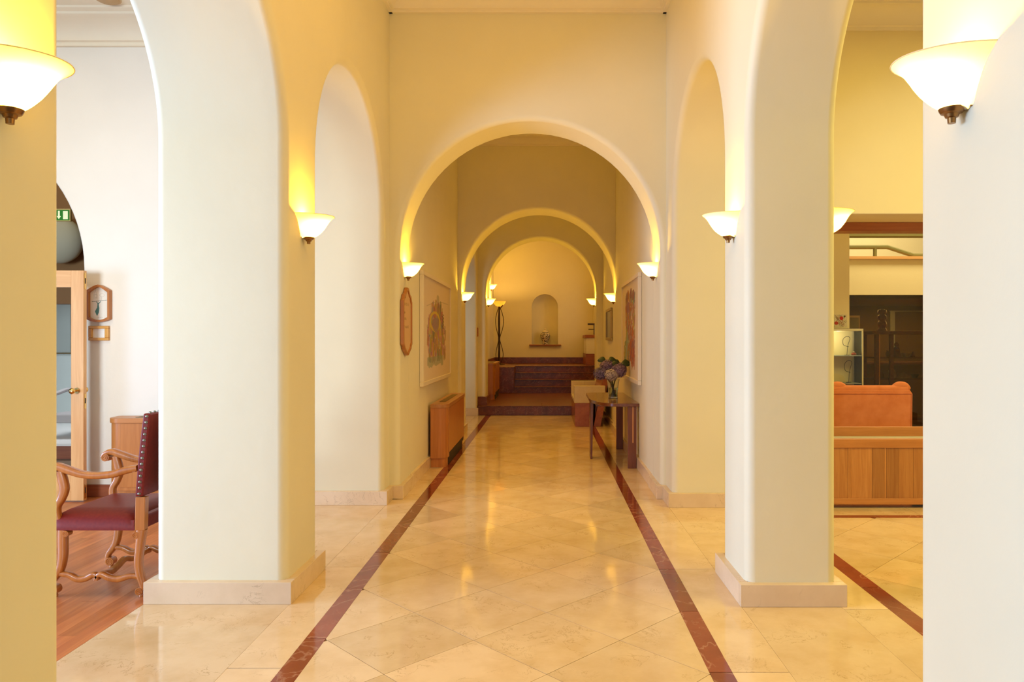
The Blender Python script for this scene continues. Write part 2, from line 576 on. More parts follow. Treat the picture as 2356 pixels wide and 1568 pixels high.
# arcades beside the hall (bays run along Y)
LBAY = [(-2.66, -0.77), (-0.22, 1.67), (2.22, 4.11), (4.66, 6.55)]
RBAY = [(-2.68, -0.79), (-0.24, 1.65), (2.20, 4.07), (4.60, 6.46)]
arch_wall('wall_left', 'Y', -3.2, 6.95, 4.95, [('arch', (a + b) / 2, (b - a) / 2, APEX - (b - a) / 2) for a, b in LBAY], LO, XL, M['wall'], 0.055)
arch_wall('wall_right', 'Y', -3.2, 6.95, 4.95, [('arch', (a + b) / 2, (b - a) / 2, APEX - (b - a) / 2) for a, b in RBAY], XR, RO, M['wall'], 0.055)
# cross wall with the corridor arch: left room part, corridor part, lounge part
Y1, Y1B = 6.80, 7.30
A1C, A1R = -0.159, 1.236
arch_wall('wall_back_left', 'X', -9.0, LO + 0.1, 4.95, [('arch', -5.84, 1.40, 2.18)], 6.88, 7.15, M['wall_room'], 0.02)
arch_wall('wall_back_center', 'X', LO + 0.05, 1.70, 4.95, [('arch', A1C, A1R, APEX - A1R)], Y1, Y1B, M['wall'], 0.055)
arch_wall('wall_back_right', 'X', 1.60, 8.0, 4.95, [('rect', 2.25, 6.8, 2.69)], Y1, Y1B, M['wall_yellow'], 0.01)
# second corridor
C2L, C2R = A1C - A1R, A1C + A1R
Y2, Y2B = 11.25, 11.85
A2C, A2R = -0.122, 1.215
MB().box(C2L - 0.25, C2L, 7.25, 11.3, -0.02, 4.95).build('wall_corridor_left', M['wall'], kind='structure')
MB().box(C2R, C2R + 0.25, 7.25, 11.3, -0.02, 4.95).build('wall_corridor_right', M['wall'], kind='structure')
arch_wall('wall_far_arch', 'X', -2.4, 1.6, 4.95, [('arch', A2C, A2R, 3.545 - A2R)], Y2, Y2B, M['wall'], 0.045)
# third corridor: arch in the left wall, solid right wall
Y3, Y3B = 14.4, 14.95
A3C, A3R = -0.115, 1.108
arch_wall('wall_third_left', 'Y', 11.6, 14.6, 4.95, [('arch', 13.15, 1.03, 3.5 - 1.03)], -2.05, -1.385, M['wall'], 0.045)
MB().box(1.125, 1.4, 11.6, 14.6, -0.02, 4.95).build('wall_third_right', M['wall'], kind='structure')
arch_wall('wall_end_arch', 'X', -2.4, 1.6, 4.95, [('arch', A3C, A3R, 3.545 - A3R)], Y3, Y3B, M['wall'], 0.045, 0.191)
# side room beyond the left arch of the third corridor
MB().box(-4.9, -2.0, 14.42, 14.6, -0.02, 4.95).build('wall_side_room_back', M['wall_room'], kind='structure')
MB().box(-4.9, -2.0, 11.3, 11.5, -0.02, 4.95).build('wall_side_room_front', M['wall_room'], kind='structure')
# end room with niche
BX0, BX1, BY = -1.52, 1.62, 20.5
MB().box(BX0 - 0.2, BX0, 14.9, 20.7, -0.02, 4.95).build('wall_end_left', M['wall'], kind='structure')
NC, NR, NS = -0.055, 0.375, 2.425
poly = [(BX0 - .1, -0.02), (BX1 + .1, -0.02), (BX1 + .1, 4.95), (NC, 4.95), (NC, NS + NR)]
poly += [(NC + NR * sin(a), NS + NR * cos(a)) for a in [pi / 2 * i / 14 for i in range(1, 15)]] + [(NC + NR, 1.36), (NC, 1.36), (NC, 1.0), (BX0 - .1, 1.0)]
# wall around the niche, in two halves so that each outline stays simple
hr = [(NC, 1.36), (NC + NR, 1.36)] + [(NC + NR * cos(a), NS + NR * sin(a)) for a in [pi / 2 * i / 14 for i in range(0, 15)]] + [(NC, 4.95), (BX1 + .1, 4.95), (BX1 + .1, -0.02), (NC, -0.02)]
hl = [(2 * NC - x, z) for x, z in hr]
hl = [((x if abs(x - (2 * NC - BX1 - .1)) > 1e-6 else BX0 - .1), z) for x, z in hl]
MB().prism(hr, 'Y', BY, BY + 0.2).prism(hl, 'Y', BY, BY + 0.2).build('wall_end', M['wall'], kind='structure', fix=True)
# concave niche: half cylinder with quarter-sphere head
vs, fs = [], []
rows = []
for j in range(8): rows.append(('c', 1.36 + (NS - 1.36) * j / 7))
for j in range(1, 13): rows.append(('s', pi / 2 * j / 12))
nn = 20
for kind_, t in rows:
    for i in range(nn + 1):
        a = pi * i / nn
        if kind_ == 'c': vs.append((NC - NR * cos(a), BY + 0.02 + NR * 0.85 * sin(a), t))
        else: vs.append((NC - NR * cos(a) * cos(t), BY + 0.02 + NR * 0.85 * sin(a) * cos(t), NS + NR * sin(t)))
for j in range(len(rows) - 1):
    for i in range(nn):
        q = j * (nn + 1) + i
        fs.append((q, q + 1, q + nn + 2, q + nn + 1))
nb = MB().add(vs, fs); nb.add([(NC + NR * cos(pi * i / nn), BY + 0.02 + NR * 0.85 * sin(pi * i / nn), 1.36) for i in range(nn + 1)], [tuple(range(nn + 1))])
nb.build('wall_niche', M['wall'], smooth=True, kind='structure')
MB().box(NC - NR - 0.07, NC + NR + 0.09, BY - 0.10, BY + 0.01, 1.335, 1.362).build('trim_1', M['redwood'], kind='structure', bevel=0.004)
# right wall of the end room with a tall arched window
WZ0, WZT, WYC, WR = 1.65, 2.75, 19.25, 0.52
arch_pts = [(WYC - WR, WZ0)] + arc(WYC, WR, WZT, 24) + [(WYC + WR, WZ0)]
pl = [(14.9, -0.02), (WYC, -0.02), (WYC, WZ0)] + arch_pts[:13 + 1] + [(WYC, 4.95), (14.9, 4.95)]
pr = [(20.7, -0.02), (20.7, 4.95), (WYC, 4.95)] + arch_pts[13:] + [(WYC, WZ0), (WYC, -0.02)]
EW = 1.33
MB().prism(pl, 'X', EW, EW + .3).prism(pr, 'X', EW, EW + .3).build('wall_end_right', M['wall'], kind='structure')
w1 = MB().box(EW + .16, EW + .20, WYC - WR, WYC - WR + .05, WZ0, WZT + .2).box(EW + .16, EW + .20, WYC + WR - .05, WYC + WR, WZ0, WZT + .2).box(EW + .16, EW + .20, WYC - .02, WYC + .02, WZ0, WZT + WR).box(EW + .16, EW + .20, WYC - WR, WYC + WR, WZ0, WZ0 + .05).build('window_1', M['light_oak'], kind='structure')
MB().prism(arch_pts, 'X', EW + .21, EW + .22).build('pane', emit('daylit_pane', (1.0, 0.90, 0.66), 1.3), w1)

# ceilings
MB().box(LO + .1, RO - .1, -3.2, 7.0, ZC, ZC + .1).build('ceiling', M['ceil'], kind='structure')
MB().box(7.6, 7.8, -3.2, 7.0, -0.02, 4.8).build('wall_lounge', M['wall_yellow'], kind='structure')
MB().box(-9, LO + .05, -3.2, 7.0, 4.55, 4.65).build('ceiling_left_room', M['ceil'], kind='structure')
MB().box(RO - .05, 8, -3.2, 7.0, 4.66, 4.76).build('ceiling_lounge', M['ceil'], kind='structure')
MB().box(-2.3, 1.7, 7.2, 14.6, 4.68, 4.78).build('ceiling_corridor', M['ceil'], kind='structure')
MB().box(-5, -1.9, 11.3, 14.6, 4.6, 4.7).build('ceiling_side_room', M['ceil'], kind='structure')
MB().box(-1.8, 1.8, 14.8, 20.8, 4.7, 4.8).build('ceiling_end_room', M['ceil'], kind='structure')


def cornice(name, side, at, a0, a1, zb, zt, d, mat, beads=True):
    """moulding: side '+Y' means it sticks out towards -Y from a wall face at y=at"""
    h = zt - zb
    prof = [(0, 0), (d * .12, 0), (d * .12, h * .13), (d * .2, h * .16)]
    for i in range(9):
        t = i / 8
        prof.append((d * (.2 + .6 * (1 - cos(t * pi / 2))), h * (.18 + .56 * sin(t * pi / 2))))
    prof += [(d * .84, h * .76), (d * .84, h * .84), (d, h * .88), (d, h), (0, h)]
    if side == 'front':
        MB().prism([(at - u, zb + w) for u, w in prof], 'X', a0, a1).build(name, mat, smooth=True, ang=25, kind='structure')
    elif side == 'left':    # wall on the left, sticks out to +X
        MB().prism([(at + u, zb + w) for u, w in prof], 'Y', a0, a1).build(name, mat, smooth=True, ang=25, kind='structure')
    else:
        MB().prism([(at - u, zb + w) for u, w in prof], 'Y', a0, a1).build(name, mat, smooth=True, ang=25, kind='structure')


cornice('trim_2', 'front', Y1 + .005, XL - .2, XR + .2, 4.585, ZC + .01, 0.30, M['ceil'])
cornice('trim_3', 'left', XL - .005, -3, Y1 + .1, 4.585, ZC + .01, 0.30, M['ceil'])
cornice('trim_4', 'right', XR + .005, -3, Y1 + .1, 4.585, ZC + .01, 0.30, M['ceil'])
cornice('trim_5', 'front', 6.885, -9, LO + .05, 4.30, 4.56, 0.34, M['ceil'])
cornice('trim_6', 'front', Y1 + .005, RO - .05, 8, 4.42, 4.67, 0.2, M['ceil'])
cornice('trim_7', 'front', Y2 + .005, C2L - .02, C2R + .02, 4.53, 4.69, 0.16, M['ceil'])


# skirting stones: one group of slabs round every pier
def skirting(name, x0, x1, y0, y1, h=0.125, d=0.042, sides='FLR', mat=None, z=0):
    mat = mat or M['crema_base']
    root = link(name, None, None, ((x0 + x1) / 2, y0, 0))
    root['kind'] = 'structure'
    t = 0.03
    if 'F' in sides: MB().box(x0 - d, x1 + d, y0 - d, y0 + .012, z, h).build('slab', mat, root, ((x0 + x1) / 2, y0, 0), bevel=.003)
    if 'R' in sides: MB().box(x1 - .012, x1 + d, y0 + .013, y1 + (d if 'B' in sides else 0), z, h).build('slab', mat, root, (x1, (y0 + y1) / 2, 0), bevel=.003)
    if 'L' in sides: MB().box(x0 - d, x0 + .012, y0 + .013, y1 + (d if 'B' in sides else 0), z, h).build('slab', mat, root, (x0, (y0 + y1) / 2, 0), bevel=.003)
    if 'B' in sides: MB().box(x0 + .013, x1 - .013, y1 - .012, y1 + d, z, h).build('slab', mat, root, ((x0 + x1) / 2, y1, 0), bevel=.003)
    return root


skirting('baseboard_left', LO, XL, LBAY[1][1], LBAY[2][0], sides='FLRB')
skirting('baseboard_left', LO, XL, LBAY[2][1], LBAY[3][0], sides='FLRB')
skirting('baseboard_left', LO, XL, LBAY[3][1], Y1 - .045, sides='FLR')
skirting('baseboard_right', XR, RO, RBAY[1][1], RBAY[2][0], sides='FLRB')
skirting('baseboard_right', XR, RO, RBAY[2][1], RBAY[3][0], sides='FLRB')
skirting('baseboard_right', XR, RO, RBAY[3][1], Y1 - .045, sides='FLR')
skirting('baseboard_arch_left', XL - .1, C2L, Y1, Y1B + .02, sides='FR')
skirting('baseboard_arch_right', C2R, XR + .1, Y1, Y1B + .02, sides='FL')
for nm, x, s in (('baseboard_corridor_left', C2L, 1), ('baseboard_corridor_right', C2R, -1)):
    r = link(nm, None, None, (x, 7.3, 0)); r['kind'] = 'structure'
    for k in range(4):
        ya, yb = 7.33 + k * .98, 7.33 + (k + 1) * .98 - .003
        MB().box(x - s * .01, x + s * .03, ya, min(yb, 11.2), 0, .13).build('slab', M['crema_base'], r, (x, ya, 0), bevel=.003)
skirting('baseboard_far_left', C2L, A2C - A2R, Y2, Y2B, sides='FR', d=.03)
skirting('baseboard_far_right', A2C + A2R, C2R, Y2, Y2B, sides='FL', d=.03)
skirting('baseboard_third_left', -2.05, -1.385, 14.18, 14.4, sides='FR', d=.03, h=.15)
r = link('baseboard_third_right', None, None, (1.125, 11.9, 0)); r['kind'] = 'structure'
for k in range(3):
    MB().box(1.095, 1.135, 11.9 + k * .8, 11.9 + k * .8 + .797, 0, .13).build('slab', M['crema_base'], r, (1.12, 11.9 + k * .8, 0), bevel=.003)
# left room wooden skirting
MB().box(-4.42, LO + .02, 6.855, 6.9, 0, .115).build('baseboard_left_room', M['skirtwood'], kind='structure', bevel=.004)

# ------------------------------------------------------------------ floor
FL = MB().box(-9, 8, -3.2, 20.7, -0.06, -0.004).build('floor', M['grout'], kind='structure')


def clip(poly, x0, x1, y0, y1):
    def cut(P, f, inter):
        out = []
        for i in range(len(P)):
            a, b = P[i - 1], P[i]
            ia, ib = f(a), f(b)
            if ia != ib: out.append(inter(a, b))
            if ib: out.append(b)
        return out
    for ax, lim, s in ((0, x0, 1), (0, x1, -1), (1, y0, 1), (1, y1, -1)):
        if not poly: return poly
        f = lambda p: (p[ax] - lim) * s >= 0
        def inter(a, b):
            t = (lim - a[ax]) / (b[ax] - a[ax])
            return (a[0] + (b[0] - a[0]) * t, a[1] + (b[1] - a[1]) * t)
        poly = cut(poly, f, inter)
    return poly


def area2(p): return abs(sum(p[i - 1][0] * p[i][1] - p[i][0] * p[i - 1][1] for i in range(len(p)))) / 2


def slab(poly, mat, name, gap=0.0017):
    cx = sum(p[0] for p in poly) / len(poly); cy = sum(p[1] for p in poly) / len(poly)
    q = []
    for (x, y) in poly:
        d = sqrt((x - cx) ** 2 + (y - cy) ** 2) or 1
        k = max(0.5, 1 - gap * 1.35 / d)
        q.append((cx + (x - cx) * k, cy + (y - cy) * k))
    dz = random.uniform(-0.0003, 0.0003)
    return MB().prism(q, 'Z', -0.02, dz).build(name, mat, FL, (cx, cy, 0))


H = 0.365


def diamonds(x0, x1, y0, y1, ox, oy):
    i0, i1 = int((x0 - ox) / H) - 2, int((x1 - ox) / H) + 2
    j0, j1 = int((y0 - oy) / H) - 2, int((y1 - oy) / H) + 2
    for i in range(i0, i1 + 1):
        for j in range(j0, j1 + 1):
            if (i + j) % 2: continue
            cx, cy = ox + i * H, oy + j * H
            p = clip([(cx - H, cy), (cx, cy - H), (cx + H, cy), (cx, cy + H)], x0, x1, y0, y1)
            if len(p) >= 3 and area2(p) > 0.002:
                slab(p, M['crema'], 'floor_tile')


def rect_row(x0, x1, y0, y1, step, phase, mat, name):
    y = phase - math.ceil((phase - y0) / step) * step
    while y < y1 - 1e-6:
        a, b = max(y, y0), min(y + step, y1)
        if b - a > .03: slab([(x0, a), (x1, a), (x1, b), (x0, b)], mat, name)
        y += step


SL0, SL1, SR0, SR1 = -1.2125, -1.109, 0.7335, 0.8375
YE = 14.24
diamonds(SL1, SR0, 1.4, YE, 0.0, 4.315)
rect_row(SL0, SL1, 1.4, YE - .0, 0.73, 4.34, M['red'], 'inlay_strip')
rect_row(SR0, SR1, 1.4, YE - .0, 0.73, 4.70, M['red'], 'inlay_strip')
rect_row(-1.46, SL0, 1.4, 6.75, 1.46, 4.74, M['crema'], 'border_slab')
rect_row(SR1, 1.095, 1.4, 6.75, 1.46, 4.70, M['crema'], 'border_slab')
rect_row(C2L - .01, SL0, 6.75, YE, 1.46, 4.74, M['crema'], 'border_slab')
rect_row(SR1, C2R + .06, 6.75, YE, 1.46, 4.70, M['crema'], 'border_slab')
rect_row(-2.287, -1.46, 1.4, 6.9, 2.44, 4.41, M['crema'], 'threshold_slab')
rect_row(1.095, 1.655, 1.4, 6.9, 1.22, 4.35, M['crema'], 'threshold_slab')
rect_row(1.655, 1.905, 1.4, 6.8, 1.46, 4.0, M['crema'], 'border_slab')
rect_row(1.905, 2.02, 1.4, 6.05, 0.8, 3.55, M['red'], 'inlay_strip')
diamonds(2.02, 4.6, 1.4, 6.05, 2.02, 4.93)
for k in range(4):
    slab([(1.905 + k * .9, 6.05), (1.905 + k * .9 + .9, 6.05), (1.905 + k * .9 + .9, 6.14), (1.905 + k * .9, 6.14)], M['red'], 'inlay_strip')
for k in range(3):
    slab([(1.905 + k * 1.3, 6.14), (1.905 + k * 1.3 + 1.3, 6.14), (1.905 + k * 1.3 + 1.3, 7.3), (1.905 + k * 1.3, 7.3)], M['crema'], 'border_slab')
for k in range(3):
    slab([(2.2 + k * 2.0, 7.3), (4.2 + k * 2.0, 7.3), (4.2 + k * 2.0, 9.6), (2.2 + k * 2.0, 9.6)], M['crema'], 'border_slab')
slab([(-2.05, 12.0), (C2L - .012, 12.0), (C2L - .012, YE), (-2.05, YE)], M['crema'], 'threshold_slab')
pw = 0.095
for i in range(34):
    x1 = -2.289 - i * pw
    ys = [1.2, random.uniform(2.6, 4.6), random.uniform(5.4, 7.4), 9.0]
    for a, b in zip(ys, ys[1:]):
        slab([(x1 - pw, a), (x1, a), (x1, b), (x1 - pw, b)], M['plank'], 'plank', 0.0006)

# ------------------------------------------------------------------ marble stairs at the end
ST = thing('marble_stairs', 'dark red-brown marble stairs rising to the platform below the niche', 'stairs', (-0.1, YE, 0))
for k, (a, b) in enumerate(((-1.383, -0.42), (-0.42, 0.56), (0.56, 1.12))):
    MB().box(a + .001, b - .001, YE + .02, 17.62, 0.002, 0.168).build('landing_slab', M['brown'], ST, (a, YE, 0))
for k, (a, b) in enumerate(((-1.383, -0.1), (-0.1, 1.12))):
    MB().box(a + .001, b - .001, YE, YE + .6, 0.168, 0.19).build('nosing', M['brown'], ST, (a, YE, 0), bevel=.006)
MB().box(-1.383, 1.12, YE + .6, 17.62, 0.168, 0.188).build('landing_top', M['brown'], ST, (0, 16, 0))
SX = -0.80
for k in range(4):
    z0, z1 = 0.188 + k * .16, 0.188 + (k + 1) * .16
    y0 = 17.6 + k * .30
    MB().box(SX, 1.32, y0 + .02, 20.48 if k == 3 else y0 + .34, z0, z1 - .02).build('riser', M['brown'], ST, (k * .7, y0, z0))
    MB().box(SX, 1.32, y0, 20.48 if k == 3 else y0 + .34, z1 - .02, z1).build('tread', M['brown'], ST, (k * .5, y0, z1), bevel=.006)
PZ = 0.188 + .64
MB().box(BX0 + .01, SX - .002, 17.6, 20.48, 0.188, PZ).build('flank_block', M['brown'], ST, (-1.1, 17.6, .2), bevel=.008)
MB().box(BX0 + .003, EW - .003, 20.44, 20.497, PZ, PZ + .17).build('upstand', M['brown'], ST, (0, 20.45, .9), bevel=.004)
MB().box(BX0 + .003, BX0 + .04, 17.6, 20.44, PZ, PZ + .17).build('upstand', M['brown'], ST, (-1.4, 19, .9), bevel=.004)
skirting('baseboard_end_left', -1.35, A3C - A3R, Y3, Y3B, sides='FR', mat=M['brown'], d=.03, h=.36, z=.19)
skirting('baseboard_end_right', A3C + A3R, 1.09, Y3, Y3B, sides='FL', mat=M['brown'], d=.03, h=.36, z=.19)


# ------------------------------------------------------------------ wall sconces
def sconce_proto():
    root = thing('wall_sconce', 'x', 'lamp', (0, 0, 0), 'opal glass wall sconces')
    # (projection, half width along the wall, height)
    prof = [(0.022, 0.018, -0.004), (0.046, 0.030, 0.0), (0.078, 0.040, 0.008), (0.110, 0.050, 0.030), (0.132, 0.064, 0.055), (0.148, 0.080, 0.080), (0.162, 0.100, 0.103), (0.178, 0.125, 0.121), (0.190, 0.140, 0.131)]
    mb = MB()
    pts = spline(prof, 3)
    m_ = 29
    vs = [(p[0] * cos(-pi / 2 + pi * i / 28), p[1] * sin(-pi / 2 + pi * i / 28), p[2]) for p in pts for i in range(m_)]
    fs = [(j * m_ + i, j * m_ + i + 1, (j + 1) * m_ + i + 1, (j + 1) * m_ + i) for j in range(len(pts) - 1) for i in range(28)]
    mb.add(vs, fs)
    mb.build('lamp_shade', M['opal'], root, smooth=True, fix=False, ang=80)
    rim = [(0.19 * cos(a), 0.14 * sin(a), 0.131) for a in [-pi / 2 + pi * i / 28 for i in range(29)]]
    MB().tube(rim, 0.0018, 6, up=(0, 0, 1)).build('shade_rim', M['opal'], root, smooth=True)
    f = MB()
    f.lathe([(0.001, -.036), (0.010, -.036), (0.011, -.022), (0.016, -.020), (0.019, -.012), (0.027, -.009), (0.031, -.002), (0.033, .004), (0.02, .006)], (0.036, 0, 0), 18)
    f.build('finial', M['brass'], root, smooth=True)
    MB().box(0.0, 0.006, -.035, .035, 0.0, .10).build('back_plate', M['brass'], root)
    l = bpy.data.lights.new('bulb', 'POINT')
    l.energy = 24.0
    l.color = (1.0, 0.575, 0.055)
    l.shadow_soft_size = 0.025
    o = link('bulb', l, root, (0.075, 0, 0.08))
    return root


SCN = sconce_proto()
SLIST = [
    (XL, 1.945, 2.12, 0, 'glowing opal sconce cut by the left edge of the photo, on the nearest left pillar'),
    (XR, 1.94, 2.12, pi, 'large glowing opal sconce on the nearest right pillar, brass finial below'),
    (XL, 4.385, 2.12, 0, 'opal sconce on the corridor side of the second left pillar'),
    (XR, 4.33, 2.12, pi, 'opal sconce on the corridor side of the second right pillar'),
    (C2L, 7.05, 2.115, 0, 'opal sconce on the first arch, right above the tall wooden plaque'),
    (C2R, 7.05, 2.115, pi, 'opal sconce on the right jamb of the first arch before the right painting'),
    (A2C - A2R, 11.4, 2.115, 0, 'small lit sconce on the left jamb of the second arch'),
    (A2C + A2R, 11.4, 2.10, pi, 'small lit sconce on the right jamb of the second arch above the narrow picture'),
    (A3C - A3R, 14.6, 2.20, 0, 'tiny lit sconce on the left jamb of the last arch'),
    (A3C + A3R, 14.6, 2.20, pi, 'tiny lit sconce on the right jamb of the last arch beside the bright window'),
    (BX0, 19.2, 2.84, 0, 'highest far sconce on the end room left wall above the floor lamp'),
    (RO, 4.30, 2.135, 0, 'opal sconce half hidden behind the second right pillar, facing the lounge'),
]
for i, (x, y, z, rz, lab) in enumerate(SLIST):
    o = SCN if i == 0 else copy_tree(SCN)
    o.location = (x, y, z)
    o.rotation_euler = (0, 0, rz)
    o['label'] = lab


# ------------------------------------------------------------------ flat prints as coloured grids
class Print:
    def __init__(s, w, h, bg):
        s.w, s.h = w, h
        s.px = [[tuple(bg) for _ in range(w)] for _ in range(h)]

    def blend(s, i, j, c, a=1.0):
        if 0 <= i < s.w and 0 <= j < s.h:
            o = s.px[j][i]
            s.px[j][i] = tuple(o[k] * (1 - a) + c[k] * a for k in range(3))

    def fill(s, f, c, a=1.0, bb=(0, 0, 1, 1)):
        for j in range(max(0, int(bb[1] * s.h) - 1), min(s.h, int(bb[3] * s.h) + 2)):
            for i in range(max(0, int(bb[0] * s.w) - 1), min(s.w, int(bb[2] * s.w) + 2)):
                if f((i + .5) / s.w, (j + .5) / s.h): s.blend(i, j, c, a)

    def line(s, x0, y0, x1, y1, wd, c, a=1.0):
        def f(x, y):
            dx, dy = (x1 - x0), (y1 - y0)
            t = max(0, min(1, ((x - x0) * dx + (y - y0) * dy) / (dx * dx + dy * dy + 1e-9)))
            return (x - x0 - dx * t) ** 2 + ((y - y0 - dy * t) * s.h / s.w) ** 2 < wd * wd
        s.fill(f, c, a, (min(x0, x1) - wd, min(y0, y1) - wd, max(x0, x1) + wd, max(y0, y1) + wd))

    def ell(s, cx, cy, rx, ry, c, a=1.0, hole=None):
        def f(x, y):
            q = ((x - cx) / rx) ** 2 + ((y - cy) / ry) ** 2
            return q < 1 and (hole is None or q > hole)
        s.fill(f, c, a, (cx - rx, cy - ry, cx + rx, cy + ry))

    def poly(s, P, c, a=1.0):
        def f(x, y):
            ins = False
            for k in range(len(P)):
                (xa, ya), (xb, yb) = P[k - 1], P[k]
                if (ya > y) != (yb > y) and x < (xb - xa) * (y - ya) / (yb - ya) + xa: ins = not ins
            return ins
        s.fill(f, c, a)

    def build(s, name, mat, o, u, v, parent, mask=None):
        """o lower-left corner, u and v the edge vectors; j=0 is the bottom row"""
        o, u, v = Vector(o), Vector(u), Vector(v)
        L = ORG[parent.name]
        vs = [tuple(o + u * (i / s.w) + v * (j / s.h) - L) for j in range(s.h + 1) for i in range(s.w + 1)]
        fs, cs = [], []
        for j in range(s.h):
            for i in range(s.w):
                if mask and not mask((i + .5) / s.w, (j + .5) / s.h): continue
                q = j * (s.w + 1) + i
                fs.append((q, q + 1, q + s.w + 2, q + s.w + 1))
                cs += list(s.px[j][i] + (1.0,)) * 4
        me = bpy.data.meshes.new(name)
        me.from_pydata(vs, [], fs)
        at = me.color_attributes.new('Col', 'FLOAT_COLOR', 'CORNER')
        at.data.foreach_set('color', cs)
        me.materials.append(mat)
        return link(name, me, parent, L)


# ------------------------------------------------------------------ paintings
def painting_left():
    p = Print(150, 196, (0.72, 0.60, 0.46))
    rnd = random.Random(3)
    p.fill(lambda x, y: True, (0.70, 0.56, 0.40), 0.15)
    grey = (0.36, 0.32, 0.28)
    p.line(.10, .80, .42, .80, .008, grey, .5); p.line(.55, .79, .88, .72, .006, grey, .5)
    pal = [(0.42, 0.14, 0.16), (0.46, 0.22, 0.22), (0.30, 0.27, 0.10), (0.48, 0.36, 0.08), (0.25, 0.15, 0.22), (0.50, 0.28, 0.16), (0.20, 0.22, 0.14), (0.52, 0.26, 0.24), (0.25, 0.30, 0.32), (0.38, 0.30, 0.08)]
    p.line(.50, .66, .50, .83, .045, (0.40, 0.36, 0.26), .75)
    for k in range(560):
        y = rnd.uniform(.17, .70)
        wl, wr = (.20, .86) if y < .5 else (.26 + (y - .5) * .5, .84 - (y - .5) * .7)
        x = rnd.uniform(wl, wr)
        p.line(x, y, x + rnd.uniform(-.02, .02), y + rnd.uniform(.03, .11), rnd.uniform(.008, .022), rnd.choice(pal), rnd.uniform(.45, .95))
    for k in range(9):   # little checks up the left side
        p.line(.27 + .03 * (k % 2), .52 + k * .018, .31 + .03 * (k % 2), .525 + k * .018, .009, (0.15, 0.11, 0.12), .8)
    p.ell(.60, .58, .19, .105, (0.60, 0.45, 0.10), .95, .55)
    p.ell(.58, .55, .115, .075, (0.30, 0.22, 0.24), .85)
    p.line(.42, .45, .42, .58, .03, (0.60, 0.46, 0.12), .7); p.line(.78, .46, .78, .57, .022, (0.60, 0.46, 0.12), .7)
    for k in range(14):
        x = .32 + k * .04
        p.line(x, .15 + rnd.uniform(-.015, .015), x, .205, .028, (0.24, 0.31, 0.22), .55)
    return p


def painting_right():
    p = Print(150, 196, (0.72, 0.60, 0.44))
    rnd = random.Random(5)
    pal = [(0.42, 0.09, 0.05), (0.48, 0.14, 0.06), (0.20, 0.27, 0.20), (0.48, 0.34, 0.10), (0.26, 0.12, 0.12), (0.34, 0.32, 0.10), (0.30, 0.14, 0.20), (0.50, 0.30, 0.20)]
    for k in range(460):
        y = rnd.uniform(.10, .84)
        x = rnd.uniform(.22 if y > .35 else .12, .78)
        c = rnd.choice(pal)
        if x > .5 and y < .42: c = rnd.choice(pal[:2] + [pal[4]])
        if x < .32 and y < .45: c = rnd.choice([pal[2], pal[5], pal[3]])
        p.line(x, y, x + rnd.uniform(-.03, .03), y + rnd.uniform(.02, .09), rnd.uniform(.012, .028), c, rnd.uniform(.5, .95))
    for cx, cy in ((.32, .86), (.56, .88), (.70, .85)):
        p.ell(cx, cy, .07, .055, (0.26, 0.12, 0.14), .8)
    p.ell(.36, .74, .10, .07, (0.28, 0.12, 0.18), .8)
    p.line(.22, .15, .34, .45, .05, (0.26, 0.36, 0.30), .7)
    return p


PY0, PY1, PZ0, PZ1 = 7.86, 10.15, 0.985, 2.265
T = thing('painting', 'big painting of a colourful arched tower, pale frame, on left corridor wall', 'painting', (C2L, (PY0 + PY1) / 2, PZ0))
x0, x1 = C2L, C2L + .045
fw = .05
for a, b, c, d in ((PY0, PY1, PZ0, PZ0 + fw), (PY0, PY1, PZ1 - fw, PZ1), (PY0, PY0 + fw, PZ0 + fw, PZ1 - fw), (PY1 - fw, PY1, PZ0 + fw, PZ1 - fw)):
    MB().box(x0 + .002, x1, a, b, c, d).build('frame', M['cream_frame'], T, bevel=.005)
MB().box(x0 + .002, x0 + .012, PY0 + .02, PY1 - .02, PZ0 + .02, PZ1 - .02).build('backing', M['cream_frame'], T)
painting_left().build('canvas', M['paint'], (x0 + .03, PY1 - fw + .005, PZ0 + fw - .005), (0, -(PY1 - PY0 - 2 * fw + .01), 0), (0, 0, PZ1 - PZ0 - 2 * fw + .01), T)
# mirror so the left of the picture is at the near end
T.children[-1].scale = (1, 1, 1)
RY0, RY1 = 8.12, 9.95
T = thing('painting', 'tall red and green figure painting on right corridor wall behind the flowers', 'painting', (C2R, (RY0 + RY1) / 2, PZ0))
x0, x1 = C2R, C2R - .045
for a, b, c, d in ((RY0, RY1, PZ0, PZ0 + fw), (RY0, RY1, PZ1 - fw, PZ1), (RY0, RY0 + fw, PZ0 + fw, PZ1 - fw), (RY1 - fw, RY1, PZ0 + fw, PZ1 - fw)):
    MB().box(x0 - .002, x1, a, b, c, d).build('frame', M['cream_frame'], T, bevel=.005)
MB().box(x0 - .002, x0 - .012, RY0 + .02, RY1 - .02, PZ0 + .02, PZ1 - .02).build('backing', M['cream_frame'], T)
painting_right().build('canvas', M['paint'], (x0 - .03, RY1 - fw + .005, PZ0 + fw - .005), (0, -(RY1 - RY0 - 2 * fw + .01), 0), (0, 0, PZ1 - PZ0 - 2 * fw + .01), T)

